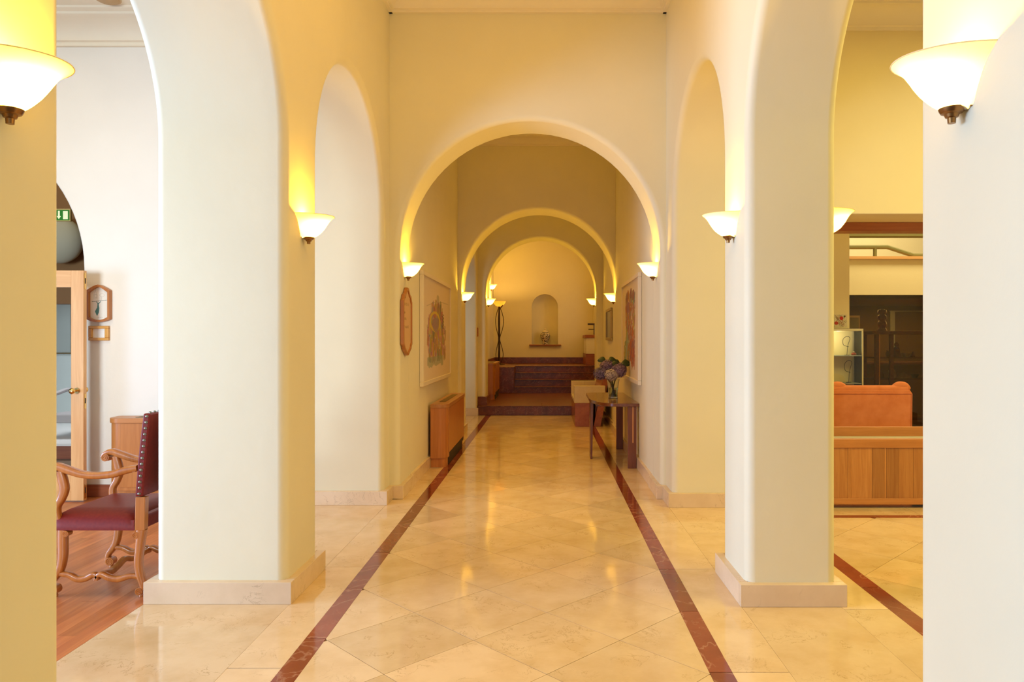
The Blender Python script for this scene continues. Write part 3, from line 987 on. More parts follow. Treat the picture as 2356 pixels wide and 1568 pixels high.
# narrow picture in the third corridor
T = thing('picture', 'narrow glazed picture in a dark gilt frame beyond the second arch, right wall', 'picture', (1.125, 12.7, 1.49))
for a, b, c, d in ((12.25, 13.25, 1.49, 1.54), (12.25, 13.25, 2.0, 2.05), (12.25, 12.30, 1.54, 2.0), (13.20, 13.25, 1.54, 2.0)):
    MB().box(1.085, 1.123, a, b, c, d).build('frame', M['goldframe'], T, bevel=.006)
pp = Print(30, 16, (0.55, 0.50, 0.40))
pp.ell(.35, .45, .18, .3, (0.25, 0.24, 0.18), .7); pp.ell(.65, .5, .16, .3, (0.36, 0.30, 0.20), .7)
pp.build('print', M['print'], (1.112, 13.22, 1.52), (0, -.94, 0), (0, 0, .5), T)
MB().box(1.100, 1.102, 12.3, 13.2, 1.54, 2.0).build('glazing', M['glass'], T)

# small wooden tab on the third corridor's left pier
T = thing('wall_tab', 'tiny wooden wall tab on the pier left of the stairs', 'sign', (-1.385, 14.3, 1.58))
MB().box(-1.384, -1.365, 14.25, 14.34, 1.56, 1.74).build('board', M['plaqueframe'], T, bevel=.004)
MB().box(-1.366, -1.361, 14.265, 14.325, 1.575, 1.725).build('face', M['oak'], T, bevel=.002)

# ------------------------------------------------------------------ tall wooden plaque on the first arch
QX, QY0, QY1 = C2L, 6.83, 7.27
qc = (QY0 + QY1) / 2
hw = (QY1 - QY0) / 2


def plaque_outline(s=1.0):
    P = [(-1, .165), (-.82, .125), (-.78, .095), (-.42, .045), (-.12, .0), (.12, .0), (.42, .045), (.78, .095), (.82, .125), (1, .165),
         (1, .80), (.82, .845), (.76, .89), (.52, .905), (.14, 1.0), (-.14, 1.0), (-.52, .905), (-.76, .89), (-.82, .845), (-1, .80)]
    return [(qc + u * hw * s, 1.345 + (.5 + (w - .5) * (1 - (1 - s) * .55)) * .665) for u, w in P]


T = thing('direction_plaque', 'tall wooden direction plaque with pointed ends below the first arch sconce', 'sign', (QX, qc, 1.345))
out, inn = plaque_outline(1.0), plaque_outline(0.84)
mb = MB()
n = len(out)
vs = []
for X in (QX + .002, QX + .036):
    vs += [(X, y, z) for y, z in out] + [(X, y, z) for y, z in inn]
fs = []
for i in range(n):
    j = (i + 1) % n
    fs += [(i, j, n + j, n + i), (2 * n + i, 2 * n + j, 3 * n + j, 3 * n + i), (i, j, 2 * n + j, 2 * n + i), (n + i, n + j, 3 * n + j, 3 * n + i)]
mb.add(vs, fs).build('frame', M['plaqueframe'], T, bevel=.006)
MB().prism(plaque_outline(.88), 'X', QX + .004, QX + .022).build('panel', plain('plaque_panel_wood', (0.62, 0.38, 0.19), .45), T)
pk = Print(96, 240, (0.66, 0.42, 0.22))
ink = (0.16, 0.09, 0.05)
rnd = random.Random(2)


def words(p, y, x0, x1, wd=.011, a=.65):
    x = x0
    while x < x1:
        k = rnd.random()
        p.line(x, y, x + (.012 if k > .5 else 0), y + rnd.uniform(.012, .024), wd, ink, a)
        x += rnd.choice([.035, .04, .06])


words(pk, .835, .38, .64); pk.line(.40, .86, .6, .87, .01, ink, .4)
pk.ell(.5, .79, .02, .008, ink, .7)
words(pk, .725, .22, .66)
pk.ell(.5, .665, .02, .008, ink, .7)
for cx in (.45, .57):      # two standing figures
    pk.ell(cx, .625, .028, .011, ink, .9)
    pk.line(cx, .555, cx, .60, .03, ink, .9)
words(pk, .475, .20, .80)
pk.ell(.5, .40, .03, .012, ink, .8)
words(pk, .33, .38, .62, .013)
words(pk, .25, .20, .84)
pm = plaque_outline(.85)
ys = [y for y, z in pm]; zs = [z for y, z in pm]


def in_pm(u, w):
    y = max(ys) - u * (max(ys) - min(ys)); z = min(zs) + w * (max(zs) - min(zs))
    ins = False
    for k in range(len(pm)):
        (xa, ya), (xb, yb) = pm[k - 1], pm[k]
        if (ya > z) != (yb > z) and y < (xb - xa) * (z - ya) / (yb - ya) + xa: ins = not ins
    return ins


pk2 = Print(60, 150, (0, 0, 0)); pk2.px = [row[::-1] for row in pk.px]
pk2.px = pk.px
pk2.build('lettering', M['print'], (QX + .0235, max(ys), min(zs)), (0, -(max(ys) - min(ys)), 0), (0, 0, max(zs) - min(zs)), T, in_pm)


# ------------------------------------------------------------------ radiator cabinets
def rounded_rect(x0, x1, y0, y1, corners, r, n=8):
    """corners: subset of ['ll','lr','ur','ul'] in (x,y) that are rounded"""
    P = []
    for key, cx, cy, a0 in (('ll', x0, y0, pi), ('lr', x1, y0, 1.5 * pi), ('ur', x1, y1, 0), ('ul', x0, y1, .5 * pi)):
        if key in corners:
            ox = cx + r if 'l' == key[1] else cx - r
            oy = cy + r if 'l' == key[0] else cy - r
            for i in range(n + 1):
                a = a0 + pi / 2 * i / n
                P.append((ox + r * cos(a), oy + r * sin(a)))
        else:
            P.append((cx, cy))
    return P


def cabinet(label, x0, x1, y0, y1, z0, z1, front, r=.10, plinth=.11, group='wooden radiator cabinets'):
    """front: '+x' or '-y': the side that faces the room"""
    cor = ['lr', 'ur'] if front == '+x' else ['ll', 'lr']
    T = thing('radiator_cabinet', label, 'cabinet', ((x0 + x1) / 2, (y0 + y1) / 2, z0), group)
    lip = .045
    ins = .012
    if front == '+x':
        b = (x0, x1 - ins, y0 + ins, y1 - ins); pl = (x0, x1 - .03, y0 + .04, y1 - .04)
    else:
        b = (x0 + ins, x1 - ins, y0 + ins, y1); pl = (x0 + .04, x1 - .04, y0 + .03, y1)
    MB().prism(rounded_rect(*b, cor, r), 'Z', z0 + plinth, z1 - lip).build('body', M['oak'], T, smooth=True)
    MB().prism(rounded_rect(x0, x1, y0, y1, cor, r + ins), 'Z', z1 - lip, z1).build('lid', M['oak_y'] if front == '+x' else M['oak_x'], T, bevel=.004)
    MB().prism(rounded_rect(*pl, cor, max(.02, r - .03)), 'Z', z0, z0 + plinth).build('plinth', M['oak'], T, smooth=True)
    if front == '+x':
        L = y1 - y0
        a, c = y0 + r + .03, y1 - r - .03
        MB().box(x1 - ins - .004, x1 - ins + .006, a, c, z0 + plinth + .05, z1 - lip - .004).build('front_panel', M['oak'], T, (x1, (a + c) / 2, z0), bevel=.002)
        MB().box(x1 - .034, x1 - .024, a + .08, c - .08, z0 + .004, z0 + plinth + .045).build('air_slot', M['dark'], T)  # dark strip in place of an opening, its shade put into the colour
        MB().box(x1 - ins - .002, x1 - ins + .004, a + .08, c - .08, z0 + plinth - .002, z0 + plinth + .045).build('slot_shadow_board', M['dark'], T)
        gx0, gx1, gy0, gy1 = x0 + .06, x1 - .075, y0 + .32, y1 - .30
        MB().box(gx0, gx1, gy0, gy1, z1 - .012, z1 + .001).build('grille_bed', M['dark'], T)
        nb = 11
        for k in range(nb):
            xx = gx0 + (gx1 - gx0) * (k + .5) / nb
            MB().box(xx - .0035, xx + .0035, gy0, gy1, z1 - .006, z1 + .004).build('grille_bar', M['grille'], T)
    else:
        a, c = x0 + r + .03, x1 - r - .03
        MB().box(a, c, y0 + ins - .006, y0 + ins + .004, z0 + plinth + .03, z1 - lip - .004).build('front_panel', M['oak'], T, ((a + c) / 2, y0, z0), bevel=.002)
        gx0, gx1, gy0, gy1 = x0 + .25, x1 - .25, y0 + .075, y1 - .05
        MB().box(gx0, gx1, gy0, gy1, z1 - .012, z1 + .001).build('grille_bed', M['dark'], T)
        for k in range(9):
            yy = gy0 + (gy1 - gy0) * (k + .5) / 9
            MB().box(gx0, gx1, yy - .0035, yy + .0035, z1 - .006, z1 + .004).build('grille_bar', M['grille'], T)
    return T


cabinet('orange oak radiator cabinet with top grille below the left corridor painting', C2L + .032, -1.155, 8.40, 10.2, 0, .745, '+x', .09)
cabinet('pale orange oak radiator cabinet in the left room behind the red armchair', -4.08, -2.45, 6.61, 6.853, 0, .775, '-y', .12)
cabinet('small far radiator cabinet on the marble landing left of the stairs', BX0 + .003, -1.115, 15.6, 17.1, .189, .99, '+x', .06)

# ------------------------------------------------------------------ console table, right
T = thing('console_table', 'dark mahogany console table with chamfered top under the right painting', 'table', (.85, 9.2, 0))
top = [(C2R - .004, 8.33), (C2R - .004, 10.08), (.62, 10.08), (.545, 9.95), (.535, 9.05)] + [(.545, 8.92), (.565, 8.78), (.60, 8.62), (.65, 8.47), (.69, 8.40), (.76, 8.345), (.84, 8.33)]
MB().prism(top, 'Z', .722, .76).build('table_top', M['mahog_y'], T, bevel=.004)
MB().box(.945, C2R - .033, 8.36, 8.42, 0, .721).build('leg', M['mahog'], T, bevel=.003)
MB().box(.955, C2R - .033, 9.84, 9.90, 0, .721).build('leg', M['mahog'], T, bevel=.003)
MB().prism([(.548, .721), (.548, .0), (.572, .0), (.588, .721)], 'Y', 9.02, 9.24).build('leg', M['mahog'], T, bevel=.004)
MB().box(.996, 1.010, 8.356, 8.362, .30, .721).build('inlay', M['inlay'], T, label='pale orange inlay line')
MB().box(.62, 1.03, 9.04, 9.20, .66, .721).build('apron', M['mahog'], T)

# vase with hydrangeas
VX0, VY0, VZ = .832, 9.02, .7605
T = thing('glass_vase', 'clear glass vase of green stems standing on the console table', 'vase', (VX0, VY0, VZ))
MB().lathe([(0.001, 0), (.055, 0), (.062, .006), (.058, .05), (.062, .12), (.074, .20), (.082, .245), (.079, .246), (.070, .20), (.057, .12), (.052, .05), (.050, .022), (.001, .020)], (VX0, VY0, VZ), 28).build('glass_body', M['vaseglass'], T, smooth=True, fix=False)
MB().lathe([(.001, .023), (.0495, .0235), (.0515, .05), (.0560, .12), (.0595, .135), (.001, .135)], (VX0, VY0, VZ), 24).build('water', M['water'], T, smooth=True, fix=False)


def flower_head(c, r, rnd):
    mb = MB()
    n = 170
    for k in range(n):
        z = 1 - 2 * (k + .5) / n
        a = k * 2.39996
        q = sqrt(1 - z * z)
        d = Vector((q * cos(a), q * sin(a), z * .85))
        d.normalize()
        rr = r * rnd.uniform(.88, 1.05)
        p = Vector(c) + Vector((d.x, d.y, d.z * .85)) * rr
        t = d.orthogonal().normalized()
        ang = rnd.uniform(0, pi)
        b = d.cross(t)
        s = r * rnd.uniform(.13, .19)
        for m_ in range(4):
            an = ang + m_ * pi / 2
            e = t * cos(an) + b * sin(an)
            f = d.cross(e)
            up = d * s * rnd.uniform(.1, .45)
            mb.add([p, p + e * s * .6 + f * s * .45 + up * .6, p + e * s * 1.15 + up, p + e * s * .6 - f * s * .45 + up * .6], [(0, 1, 2, 3)])
    return mb


rnd = random.Random(11)
HYD = [
    ((-.155, -.02, .315), .092, 'bluepetal', 'blue violet hydrangea leaning out to the left of the vase'),
    ((-.065, .06, .405), .092, 'lilac', 'lilac hydrangea high on the left of the bouquet'),
    ((-.030, -.09, .305), .088, 'palepetal', 'pale cream hydrangea at the front of the bouquet'),
    ((.066, -.04, .350), .10, 'lilac', 'large violet hydrangea in the middle right of the bouquet'),
    ((.092, .05, .378), .082, 'bluepetal', 'dark violet hydrangea at the right side of the bouquet'),
]
for (dx, dy, dz), r, mt, lab in HYD:
    T = thing('hydrangea', lab, 'flower', (VX0, VY0, VZ), 'hydrangeas in the vase')
    c = (VX0 + dx, VY0 + dy, VZ + dz)
    flower_head(c, r, rnd).build('flower_head', M[mt], T, fix=False)
    MB().sphere(c, r * .84, 12, 8, sz=.85).build('core', M['petalcore'], T, smooth=True)  # dark ball standing in for the shade between the petals
    b0 = (VX0 - dx * .18, VY0 - dy * .18, VZ + .026)
    m0 = (VX0 + dx * .22, VY0 + dy * .22, VZ + .20)
    MB().tube(spline([b0, m0, c], 6), .0065, 7).build('stem', M['stem'], T, smooth=True)
    if dz > .34:
        for s in (-1, 1):
            a = rnd.uniform(0, 6.28)
            p = Vector(c) + Vector((.02 * s + (.02 if dx > 0 else 0), .05, r * .75))
            e = Vector((s * .10, .01, .055)); f = Vector((-.022 * s, .02, .045))
            d_ = Vector((0, .012, .0))
            row = []
            for q in range(7):
                w = sin(pi * min(1, (q + .25) / 6.6)) ** .8 * .8
                m0_ = p + e * (q / 6) + Vector((0, 0, -.05 * (q / 6) ** 2))
                row += [m0_ - f * w, m0_ - d_, m0_ + f * w]
            MB().add(row, [(3 * q + a_, 3 * q + a_ + 1, 3 * q + a_ + 4, 3 * q + a_ + 3) for q in range(6) for a_ in (0, 1)]).build('leaf', M['leaf'], T, smooth=True, fix=False)

# ------------------------------------------------------------------ marble bench in the third corridor
T = thing('marble_bench', 'white and red marble bench with block arms beyond the second arch', 'bench', (.8, 13.2, 0))
MB().box(.485, .80, 12.40, 14.05, 0, .405).build('base', M['redbench'], T, bevel=.004)
MB().box(.475, 1.01, 12.40, 12.56, .4055, .70).build('arm', M['white_marble'], T, bevel=.004)
MB().box(.475, 1.01, 13.92, 14.08, .4055, .70).build('arm', M['white_marble'], T, bevel=.004)
MB().prism([(.475, .4055), (.475, .46), (.93, .43), (.93, .4055)], 'Y', 12.562, 13.918).build('seat', M['white_marble'], T, bevel=.004)
MB().prism([(.84, .0), (.94, .0), (1.085, .84), (1.01, .86), (.85, .40)], 'Y', 12.564, 13.916).build('backrest', M['redbench'], T, bevel=.004)
MB().prism([(.81, 0), (.93, 0), (1.01, .404), (.89, .404)], 'Y', 12.42, 12.55).build('end_panel', M['redbench'], T, bevel=.004)

# ------------------------------------------------------------------ end room: jar, floor lamp, ledge, rail
T = thing('lidded_jar', 'lidded porcelain jar with dark pattern standing in the niche', 'jar', (NC + .02, BY + .10, 1.362))
c = (NC + .01, BY + .10, 1.3625)
MB().lathe([(.001, 0), (.075, 0), (.078, .02), (.07, .06), (.095, .12), (.13, .19), (.145, .25), (.13, .31), (.085, .345), (.08, .355), (.001, .356)], c, 24).build('jar_body', M['porcelain'], T, smooth=True)
MB().lathe([(.095, .357), (.09, .375), (.055, .40), (.03, .41), (.025, .42), (.035, .435), (.02, .455), (.001, .47)], c, 20).build('lid', M['porcelain_plain'], T, smooth=True)

FX, FY = -1.28, 19.3
T = thing('floor_lamp', 'wrought iron floor lamp with bowl shade left of the niche', 'lamp', (FX, FY, PZ))
MB().lathe([(.001, 0), (.16, 0), (.16, .012), (.05, .03), (.02, .06), (.001, .06)], (FX, FY, PZ + .001), 20).build('base', M['iron'], T, smooth=True)
MB().tube([(FX, FY, PZ + .05), (FX, FY, PZ + 1.56)], .028, 10, up=(1, 0, 0)).build('pole', M['iron'], T, smooth=True)
for k in range(3):
    a = k * 2 * pi / 3 + .4
    pts = []
    for (rr, z) in ((.02, 1.54), (.08, 1.40), (.125, 1.20), (.10, .98), (.04, .80), (.02, .68), (.05, .55), (.10, .38), (.11, .22), (.06, .06)):
        pts.append((FX + rr * 1.0 * cos(a), FY + rr * sin(a), PZ + z))
    MB().tube(spline(pts, 4), .009, 6).build('curved_rod', M['iron'], T, smooth=True)
MB().lathe([(.03, 1.56), (.10, 1.59), (.15, 1.64), (.18, 1.70), (.175, 1.70), (.145, 1.645), (.095, 1.60), (.03, 1.57)], (FX, FY, PZ), 20).build('lamp_shade', M['lampglass'], T, smooth=True, fix=False)
MB().tube([(FX + .02, FY - .02, PZ + 1.5), (FX + .10, FY - .06, PZ + 1.60)], .015, 6).build('switch', M['iron'], T)

l = bpy.data.lights.new('uplight_bulb', 'POINT'); l.energy = 38; l.color = (1.0, 0.56, 0.13); l.shadow_soft_size = .04
link('uplight_bulb', l, T, (FX, FY, PZ + 1.66))
T = thing('wall_mirror', 'small gold framed mirror between the far left sconces', 'mirror', (BX0, 17.2, 2.5))
MB().box(BX0 + .002, BX0 + .06, 16.75, 17.45, 2.45, 3.05).build('frame', M['gold'], T, bevel=.02)
MB().box(BX0 + .06, BX0 + .064, 16.85, 17.35, 2.53, 2.97).build('mirror_glass', plain('mirror', (.8, .8, .75), .05, 1.0), T)

T = thing('parapet', 'low white parapet with wooden cap and red base right of the niche', 'parapet', (1.18, 19.6, PZ))
MB().box(1.05, EW - .003, 19.0, 20.43, PZ + .30, PZ + .72).build('white_panel', M['wall_room'], T)
MB().box(1.03, EW - .003, 18.98, 20.43, PZ + .001, PZ + .30).build('base_panel', M['skirtwood'], T)
MB().box(1.02, EW - .003, 18.97, 20.43, PZ + .72, PZ + .80).build('cap', M['redwood'], T, bevel=.006)
T = thing('handrail', 'dark metal handrail on the parapet before the bright far window', 'rail', (1.2, 19.5, PZ + .8))
MB().tube([(1.10, 19.3, PZ + 1.09), (1.30, 19.3, PZ + 1.09)], .025, 8, up=(0, 0, 1)).build('top_bar', M['iron'], T, smooth=True)
MB().tube([(1.12, 19.3, PZ + .95), (1.30, 19.3, PZ + .95)], .012, 6, up=(0, 0, 1)).build('lower_bar', M['iron'], T, smooth=True)
MB().tube([(1.27, 19.3, PZ + .80), (1.27, 19.3, PZ + 1.09)], .014, 6).build('post', M['iron'], T, smooth=True)


# ------------------------------------------------------------------ left room: armchair
def scroll(mb, cx, cy, cz, r, w, d=1):
    """a carved scroll: short drum with a raised spiral on both faces, axis along Y"""
    n = 20
    ring = [(cx + r * cos(2 * pi * i / n), cz + r * sin(2 * pi * i / n)) for i in range(n)]
    mb.prism(ring, 'Y', cy - w, cy + w)
    for s in (-1, 1):
        pts = []
        for i in range(34):
            t = i / 33
            a = t * 4 * pi * d + .6
            q = r * (.93 - .78 * t)
            pts.append((cx + q * cos(a), cy + s * w, cz + q * sin(a)))
        mb.tube(pts, [r * .13 * (1 - .3 * i / 33) for i in range(34)], 6)
    return mb


CN, CF = 4.195, 4.735      # near and far side of the chair
T = thing('armchair', 'maroon leather armchair with carved oak scroll arms and brass nails, left room', 'chair', (-2.62, 4.46, 0))
cw = M['chairwood']


def swept(path, Y, widths, wy=.021, per=6):
    pts = spline([(x, Y, z) for x, z in path], per)
    k = len(pts)
    fl = []
    for i in range(k):
        t = i / (k - 1) * (len(widths) - 1)
        a = int(min(t, len(widths) - 2))
        fl.append((wy, widths[a] + (widths[a + 1] - widths[a]) * (t - a)))
    return MB().tube(pts, None, 12, flat=fl, up=(0, 1, 0))


for Y in (CN, CF):
    m = swept([(-2.365, .395), (-2.372, .33), (-2.378, .27), (-2.384, .20), (-2.374, .13), (-2.358, .08), (-2.356, .045)], Y, [.030, .026, .024, .024, .022, .018, .014])
    scroll(m, -2.392, Y, .362, .020, .021); scroll(m, -2.374, Y, .036, .021, .023)
    m.lathe([(.008, .020), (.012, .014), (.011, 0), (.001, 0)][::-1], (-2.370, Y, 0), 12)
    m.build('leg', cw, T, smooth=True, fix=False, ang=50)
    m = swept([(-2.825, .395), (-2.826, .32), (-2.826, .24), (-2.838, .17), (-2.862, .125), (-2.888, .088), (-2.896, .05)], Y, [.026, .026, .025, .022, .020, .017, .013])
    scroll(m, -2.80, Y, .372, .018, .021); scroll(m, -2.872, Y, .044, .027, .023)
    m.lathe([(.010, .022), (.016, .014), (.014, 0), (.001, 0)][::-1], (-2.872, Y, 0), 12)
    m.build('leg', cw, T, smooth=True, fix=False, ang=50)
    # post between seat and back
    MB().prism([(-2.397, .392), (-2.340, .392), (-2.335, .585), (-2.392, .585)], 'Y', Y - .022, Y + .022).build('back_post', cw, T, bevel=.004)
    # arm with scroll end
    a = swept([(-2.385, .752), (-2.458, .738), (-2.53, .716), (-2.62, .708), (-2.71, .714), (-2.80, .742), (-2.862, .762), (-2.905, .752), (-2.922, .730)], Y, [.018, .022, .021, .019, .020, .022, .021, .014, .010], .027)
    scroll(a, -2.897, Y, .728, .026, .028)
    scroll(a, -2.402, Y, .742, .012, .024)
    a.build('arm', cw, T, smooth=True, fix=False, ang=50)
    s = swept([(-2.84, .735), (-2.826, .68), (-2.818, .63), (-2.832, .575), (-2.858, .53), (-2.862, .49), (-2.85, .44)], Y, [.022, .026, .026, .021, .020, .022, .022], .020)
    s.build('arm_support', cw, T, smooth=True, fix=False, ang=50)
    # wavy side stretcher with the small scroll in the middle
    st = swept([(-2.375, .118), (-2.43, .122), (-2.50, .104), (-2.555, .112), (-2.60, .132), (-2.625, .118), (-2.632, .098)], Y, [.014, .016, .018, .018, .016, .012, .008], .019)
    st2 = swept([(-2.838, .135), (-2.79, .128), (-2.74, .104), (-2.69, .108), (-2.645, .130), (-2.625, .118), (-2.62, .098)], Y, [.014, .016, .018, .018, .016, .012, .008], .019)
    st.add(st2.v, st2.f)
    st.build('stretcher', cw, T, smooth=True, fix=False, ang=50)
yy = [CN, CN + .06, CN + .13, CN + .20, CN + .27, CN + .34, CN + .41, CN + .48, CF]
zz = [.115, .118, .105, .118, .138, .118, .105, .118, .115]
MB().tube(spline([(-2.625, y, z) for y, z in zip(yy, zz)], 4), None, 10, flat=(.018, .017), up=(1, 0, 0)).build('stretcher', cw, T, smooth=True)
# seat: domed leather cushion
NU, NV = 16, 14
vs, fs = [], []
sx0, sx1, sy0, sy1 = -2.885, -2.398, CN - .022, CF + .022
for j in range(NV + 1):
    for i in range(NU + 1):
        u, v = i / NU, j / NV
        edge = min(u, 1 - u, v, 1 - v)
        e = min(1, edge / .16)
        d = sin(e * pi / 2)
        vs.append((sx0 + (sx1 - sx0) * u, sy0 + (sy1 - sy0) * v, .452 + .05 * d))
for j in range(NV):
    for i in range(NU):
        q = j * (NU + 1) + i
        fs.append((q, q + 1, q + NU + 2, q + NU + 1))
seat = MB().add(vs, fs)
k0 = len(seat.v)
bd = [i for i in range(NU + 1)] + [(j + 1) * (NU + 1) - 1 for j in range(1, NV + 1)] + [NV * (NU + 1) + i for i in range(NU - 1, -1, -1)] + [j * (NU + 1) for j in range(NV - 1, 0, -1)]
seat.v += [(seat.v[b][0], seat.v[b][1], .392) for b in bd]
nb = len(bd)
for i in range(nb):
    j = (i + 1) % nb
    seat.f.append((bd[i], bd[j], k0 + j, k0 + i))
seat.f.append(tuple(range(k0, k0 + nb)))
seat.build('seat', M['leather'], T, smooth=True, ang=60)
# rear strip of the seat between the posts
MB().box(-2.400, -2.350, CN + .023, CF - .023, .394, .47).build('seat_rear', M['leather'], T, bevel=.01)
# back: curved leather slab
bp = [(-2.394, .588), (-2.386, .70), (-2.374, .83), (-2.360, .96), (-2.345, 1.072)]
bq = [(-2.304, 1.070), (-2.316, .96), (-2.328, .83), (-2.340, .70), (-2.347, .588)]
back = MB().prism(bp + bq, 'Y', CN - .024, CF + .024).build('backrest', M['leather'], T, bevel=.010, seg=3)
nm = MB().sphere((-2.36, CN - .025, .61), .0095, 12, 8, sy=.7).build('nail', M['nail'], T, (-2.36, CN - .025, .61), smooth=True)
NAILS = [nm]
for s, yv in ((0, CN - .025), (1, CF + .025)):
    for k in range(14):
        t = k / 13
        z = .605 + t * .45
        x = -2.372 + .045 * t ** 1.15 + .004
        if s == 0 and k == 0:
            nm.location = Vector((x, yv, z)) - ORG[T.name]; continue
        c = nm.copy(); COL.objects.link(c); c.location = Vector((x, yv, z)) - ORG[T.name]
for k in range(12):
    c = nm.copy(); COL.objects.link(c)
    c.location = Vector((-2.322, CN + .01 + k * (CF - CN - .02) / 11, 1.072)) - ORG[T.name]

# ------------------------------------------------------------------ left room: glazed door, frames, lamps
DX0, DX1, DY0, DY1 = -5.10, -4.285, 6.640, 6.688
T = thing('glazed_door', 'open pale wood glazed door with brass knobs in the left room arch', 'door', ((DX0 + DX1) / 2, DY0, 0))
MB().box(DX1 - .115, DX1, DY0, DY1, .012, 2.14).build('stile', M['doorwood'], T, bevel=.002)
MB().box(DX0, DX0 + .115, DY0, DY1, .012, 2.14).build('stile', M['doorwood'], T, bevel=.002)
MB().box(DX0 + .115, DX1 - .115, DY0, DY1, 1.985, 2.14).build('rail', M['doorwood_x'], T, bevel=.002)
MB().box(DX0 + .115, DX1 - .115, DY0, DY1, .012, .25).build('rail', M['doorwood_x'], T, bevel=.002)
MB().box(DX0 + .11, DX1 - .11, DY0 + .02, DY0 + .026, .245, 1.99).build('pane', M['glass'], T)
for s, y in ((-1, DY0), (1, DY1)):
    k = MB()
    k.tube([(DX1 - .06, y, 1.03), (DX1 - .06, y + s * .055, 1.03)], .010, 10, up=(1, 0, 0))
    k.sphere((DX1 - .06, y + s * .07, 1.03), .028, 16, 10, sy=.75)
    k.tube([(DX1 - .06, y, 1.03), (DX1 - .06, y + s * .006, 1.03)], .026, 14, up=(1, 0, 0))
    k.build('knob', M['gold'], T, smooth=True)
for z0, z1 in ((1.97, 2.12), (.86, 1.0), (.03, .16)):
    pq = MB().box(DX1 - .001, DX1 + .003, DY0 + .012, DY1 - .012, z0, z1).build('lock_plate', M['gold'], T)
    MB().box(DX1 + .002, DX1 + .005, DY0 + .019, DY1 - .019, z0 + .05, z0 + .10).build('slot', M['dark'], pq)
MB().box(DX0 - .06, DX0 - .003, DY0 - .01, 6.875, 0, 2.14).build('hinge_post', M['doorwood'], T, bevel=.003)

# wine sign with arched ends
FX0, FX1 = -4.385, -4.165
fz0, fz1 = 1.665, 2.025


def sign_outline(ins=0.0):
    c, hwid = (FX0 + FX1) / 2, (FX1 - FX0) / 2 - ins
    P = []
    for i in range(11):
        t = -1 + 2 * i / 10
        P.append((c + t * hwid, fz0 + ins + .03 - .028 * (1 - t * t)))
    for i in range(11):
        t = 1 - 2 * i / 10
        P.append((c + t * hwid, fz1 - ins - .055 * abs(t) ** 1.4))
    return P


T = thing('wine_sign', 'arch topped wooden sign with bottle, glass and teal tie drawing, left room wall', 'sign', ((FX0 + FX1) / 2, 6.86, fz0))
out, inn = sign_outline(0), sign_outline(.020)
n = len(out); vs = []
for Y in (6.878, 6.835):
    vs += [(x, Y, z) for x, z in out] + [(x, Y, z) for x, z in inn]
fs = []
for i in range(n):
    j = (i + 1) % n
    fs += [(i, j, n + j, n + i), (2 * n + i, 2 * n + j, 3 * n + j, 3 * n + i), (i, j, 2 * n + j, 2 * n + i), (n + i, n + j, 3 * n + j, 3 * n + i)]
MB().add(vs, fs).build('frame', M['plaqueframe'], T, smooth=True, ang=30)
MB().prism(sign_outline(.015), 'Y', 6.868, 6.877).build('panel', plain('sign_panel', (.88, .85, .78), .5), T)
ps = Print(110, 180, (.88, .85, .78))
g = (0.42, 0.40, 0.36)
tl = (0.10, 0.27, 0.27)
for q in (((.18, .66), (.18, .76)), ((.18, .76), (.25, .88)), ((.25, .88), (.25, .95)), ((.36, .66), (.36, .74)), ((.36, .74), (.29, .86)), ((.29, .86), (.29, .95)), ((.18, .64), (.36, .64)), ((.23, .68), (.34, .68)), ((.23, .68), (.23, .78)), ((.34, .68), (.34, .78)), ((.23, .78), (.34, .78))):
    ps.line(*q[0], *q[1], .009, g, .6)
ps.ell(.62, .75, .13, .05, g, .55, .72)
ps.line(.60, .70, .60, .60, .008, g, .5)
ps.line(.08, .555, .95, .605, .011, (0.10, 0.16, 0.15), .9)
ps.poly([(.30, .55), (.38, .49), (.36, .38), (.24, .26), (.36, .12), (.46, .24), (.48, .36), (.44, .48), (.58, .56), (.56, .57), (.42, .51), (.31, .56)], tl)
words(ps, .07, .40, .68, .009, .4)
so = sign_outline(.020)
xs = [p[0] for p in so]; zs2 = [p[1] for p in so]


def in_sign(u, w):
    x = min(xs) + u * (max(xs) - min(xs)); z = min(zs2) + w * (max(zs2) - min(zs2))
    ins = False
    for k in range(len(so)):
        (xa, ya), (xb, yb) = so[k - 1], so[k]
        if (ya > z) != (yb > z) and x < (xb - xa) * (z - ya) / (yb - ya) + xa: ins = not ins
    return ins


ps.build('drawing', M['print'], (min(xs), 6.8668, min(zs2)), (max(xs) - min(xs), 0, 0), (0, 0, max(zs2) - min(zs2)), T, in_sign)

T = thing('notice_frame', 'small honey wood frame with white notice below the wine sign', 'picture', (-4.27, 6.86, 1.49))
NX0, NX1, NZ0, NZ1 = -4.375, -4.185, 1.492, 1.632
fwn = .034
for a, b, c, d in ((NX0, NX1, NZ0, NZ0 + fwn * .8), (NX0, NX1, NZ1 - fwn * .8, NZ1), (NX0, NX0 + fwn, NZ0 + fwn * .8, NZ1 - fwn * .8), (NX1 - fwn, NX1, NZ0 + fwn * .8, NZ1 - fwn * .8)):
    MB().box(a, b, 6.848, 6.878, c, d).build('frame', M['honey'], T, bevel=.004)
MB().box(NX0 + .02, NX1 - .02, 6.868, 6.876, NZ0 + .02, NZ1 - .02).build('paper', M['paper'], T)

# smoke detector on the left room ceiling
T = thing('ceiling_disc', 'round tan detector disc on the left room ceiling', 'detector', (-3.93, 6.42, 4.55))
MB().lathe([(.001, -.032), (.07, -.03), (.095, -.018), (.10, 0)], (-3.93, 6.42, 4.55), 28).build('dome', plain('tan_plastic', (.52, .34, .16), .5), T, smooth=True)
MB().lathe([(.10, -.008), (.112, -.006), (.112, 0)], (-3.93, 6.42, 4.55), 28).build('ring', plain('tan_ring', (.62, .44, .24), .5), T, smooth=True)

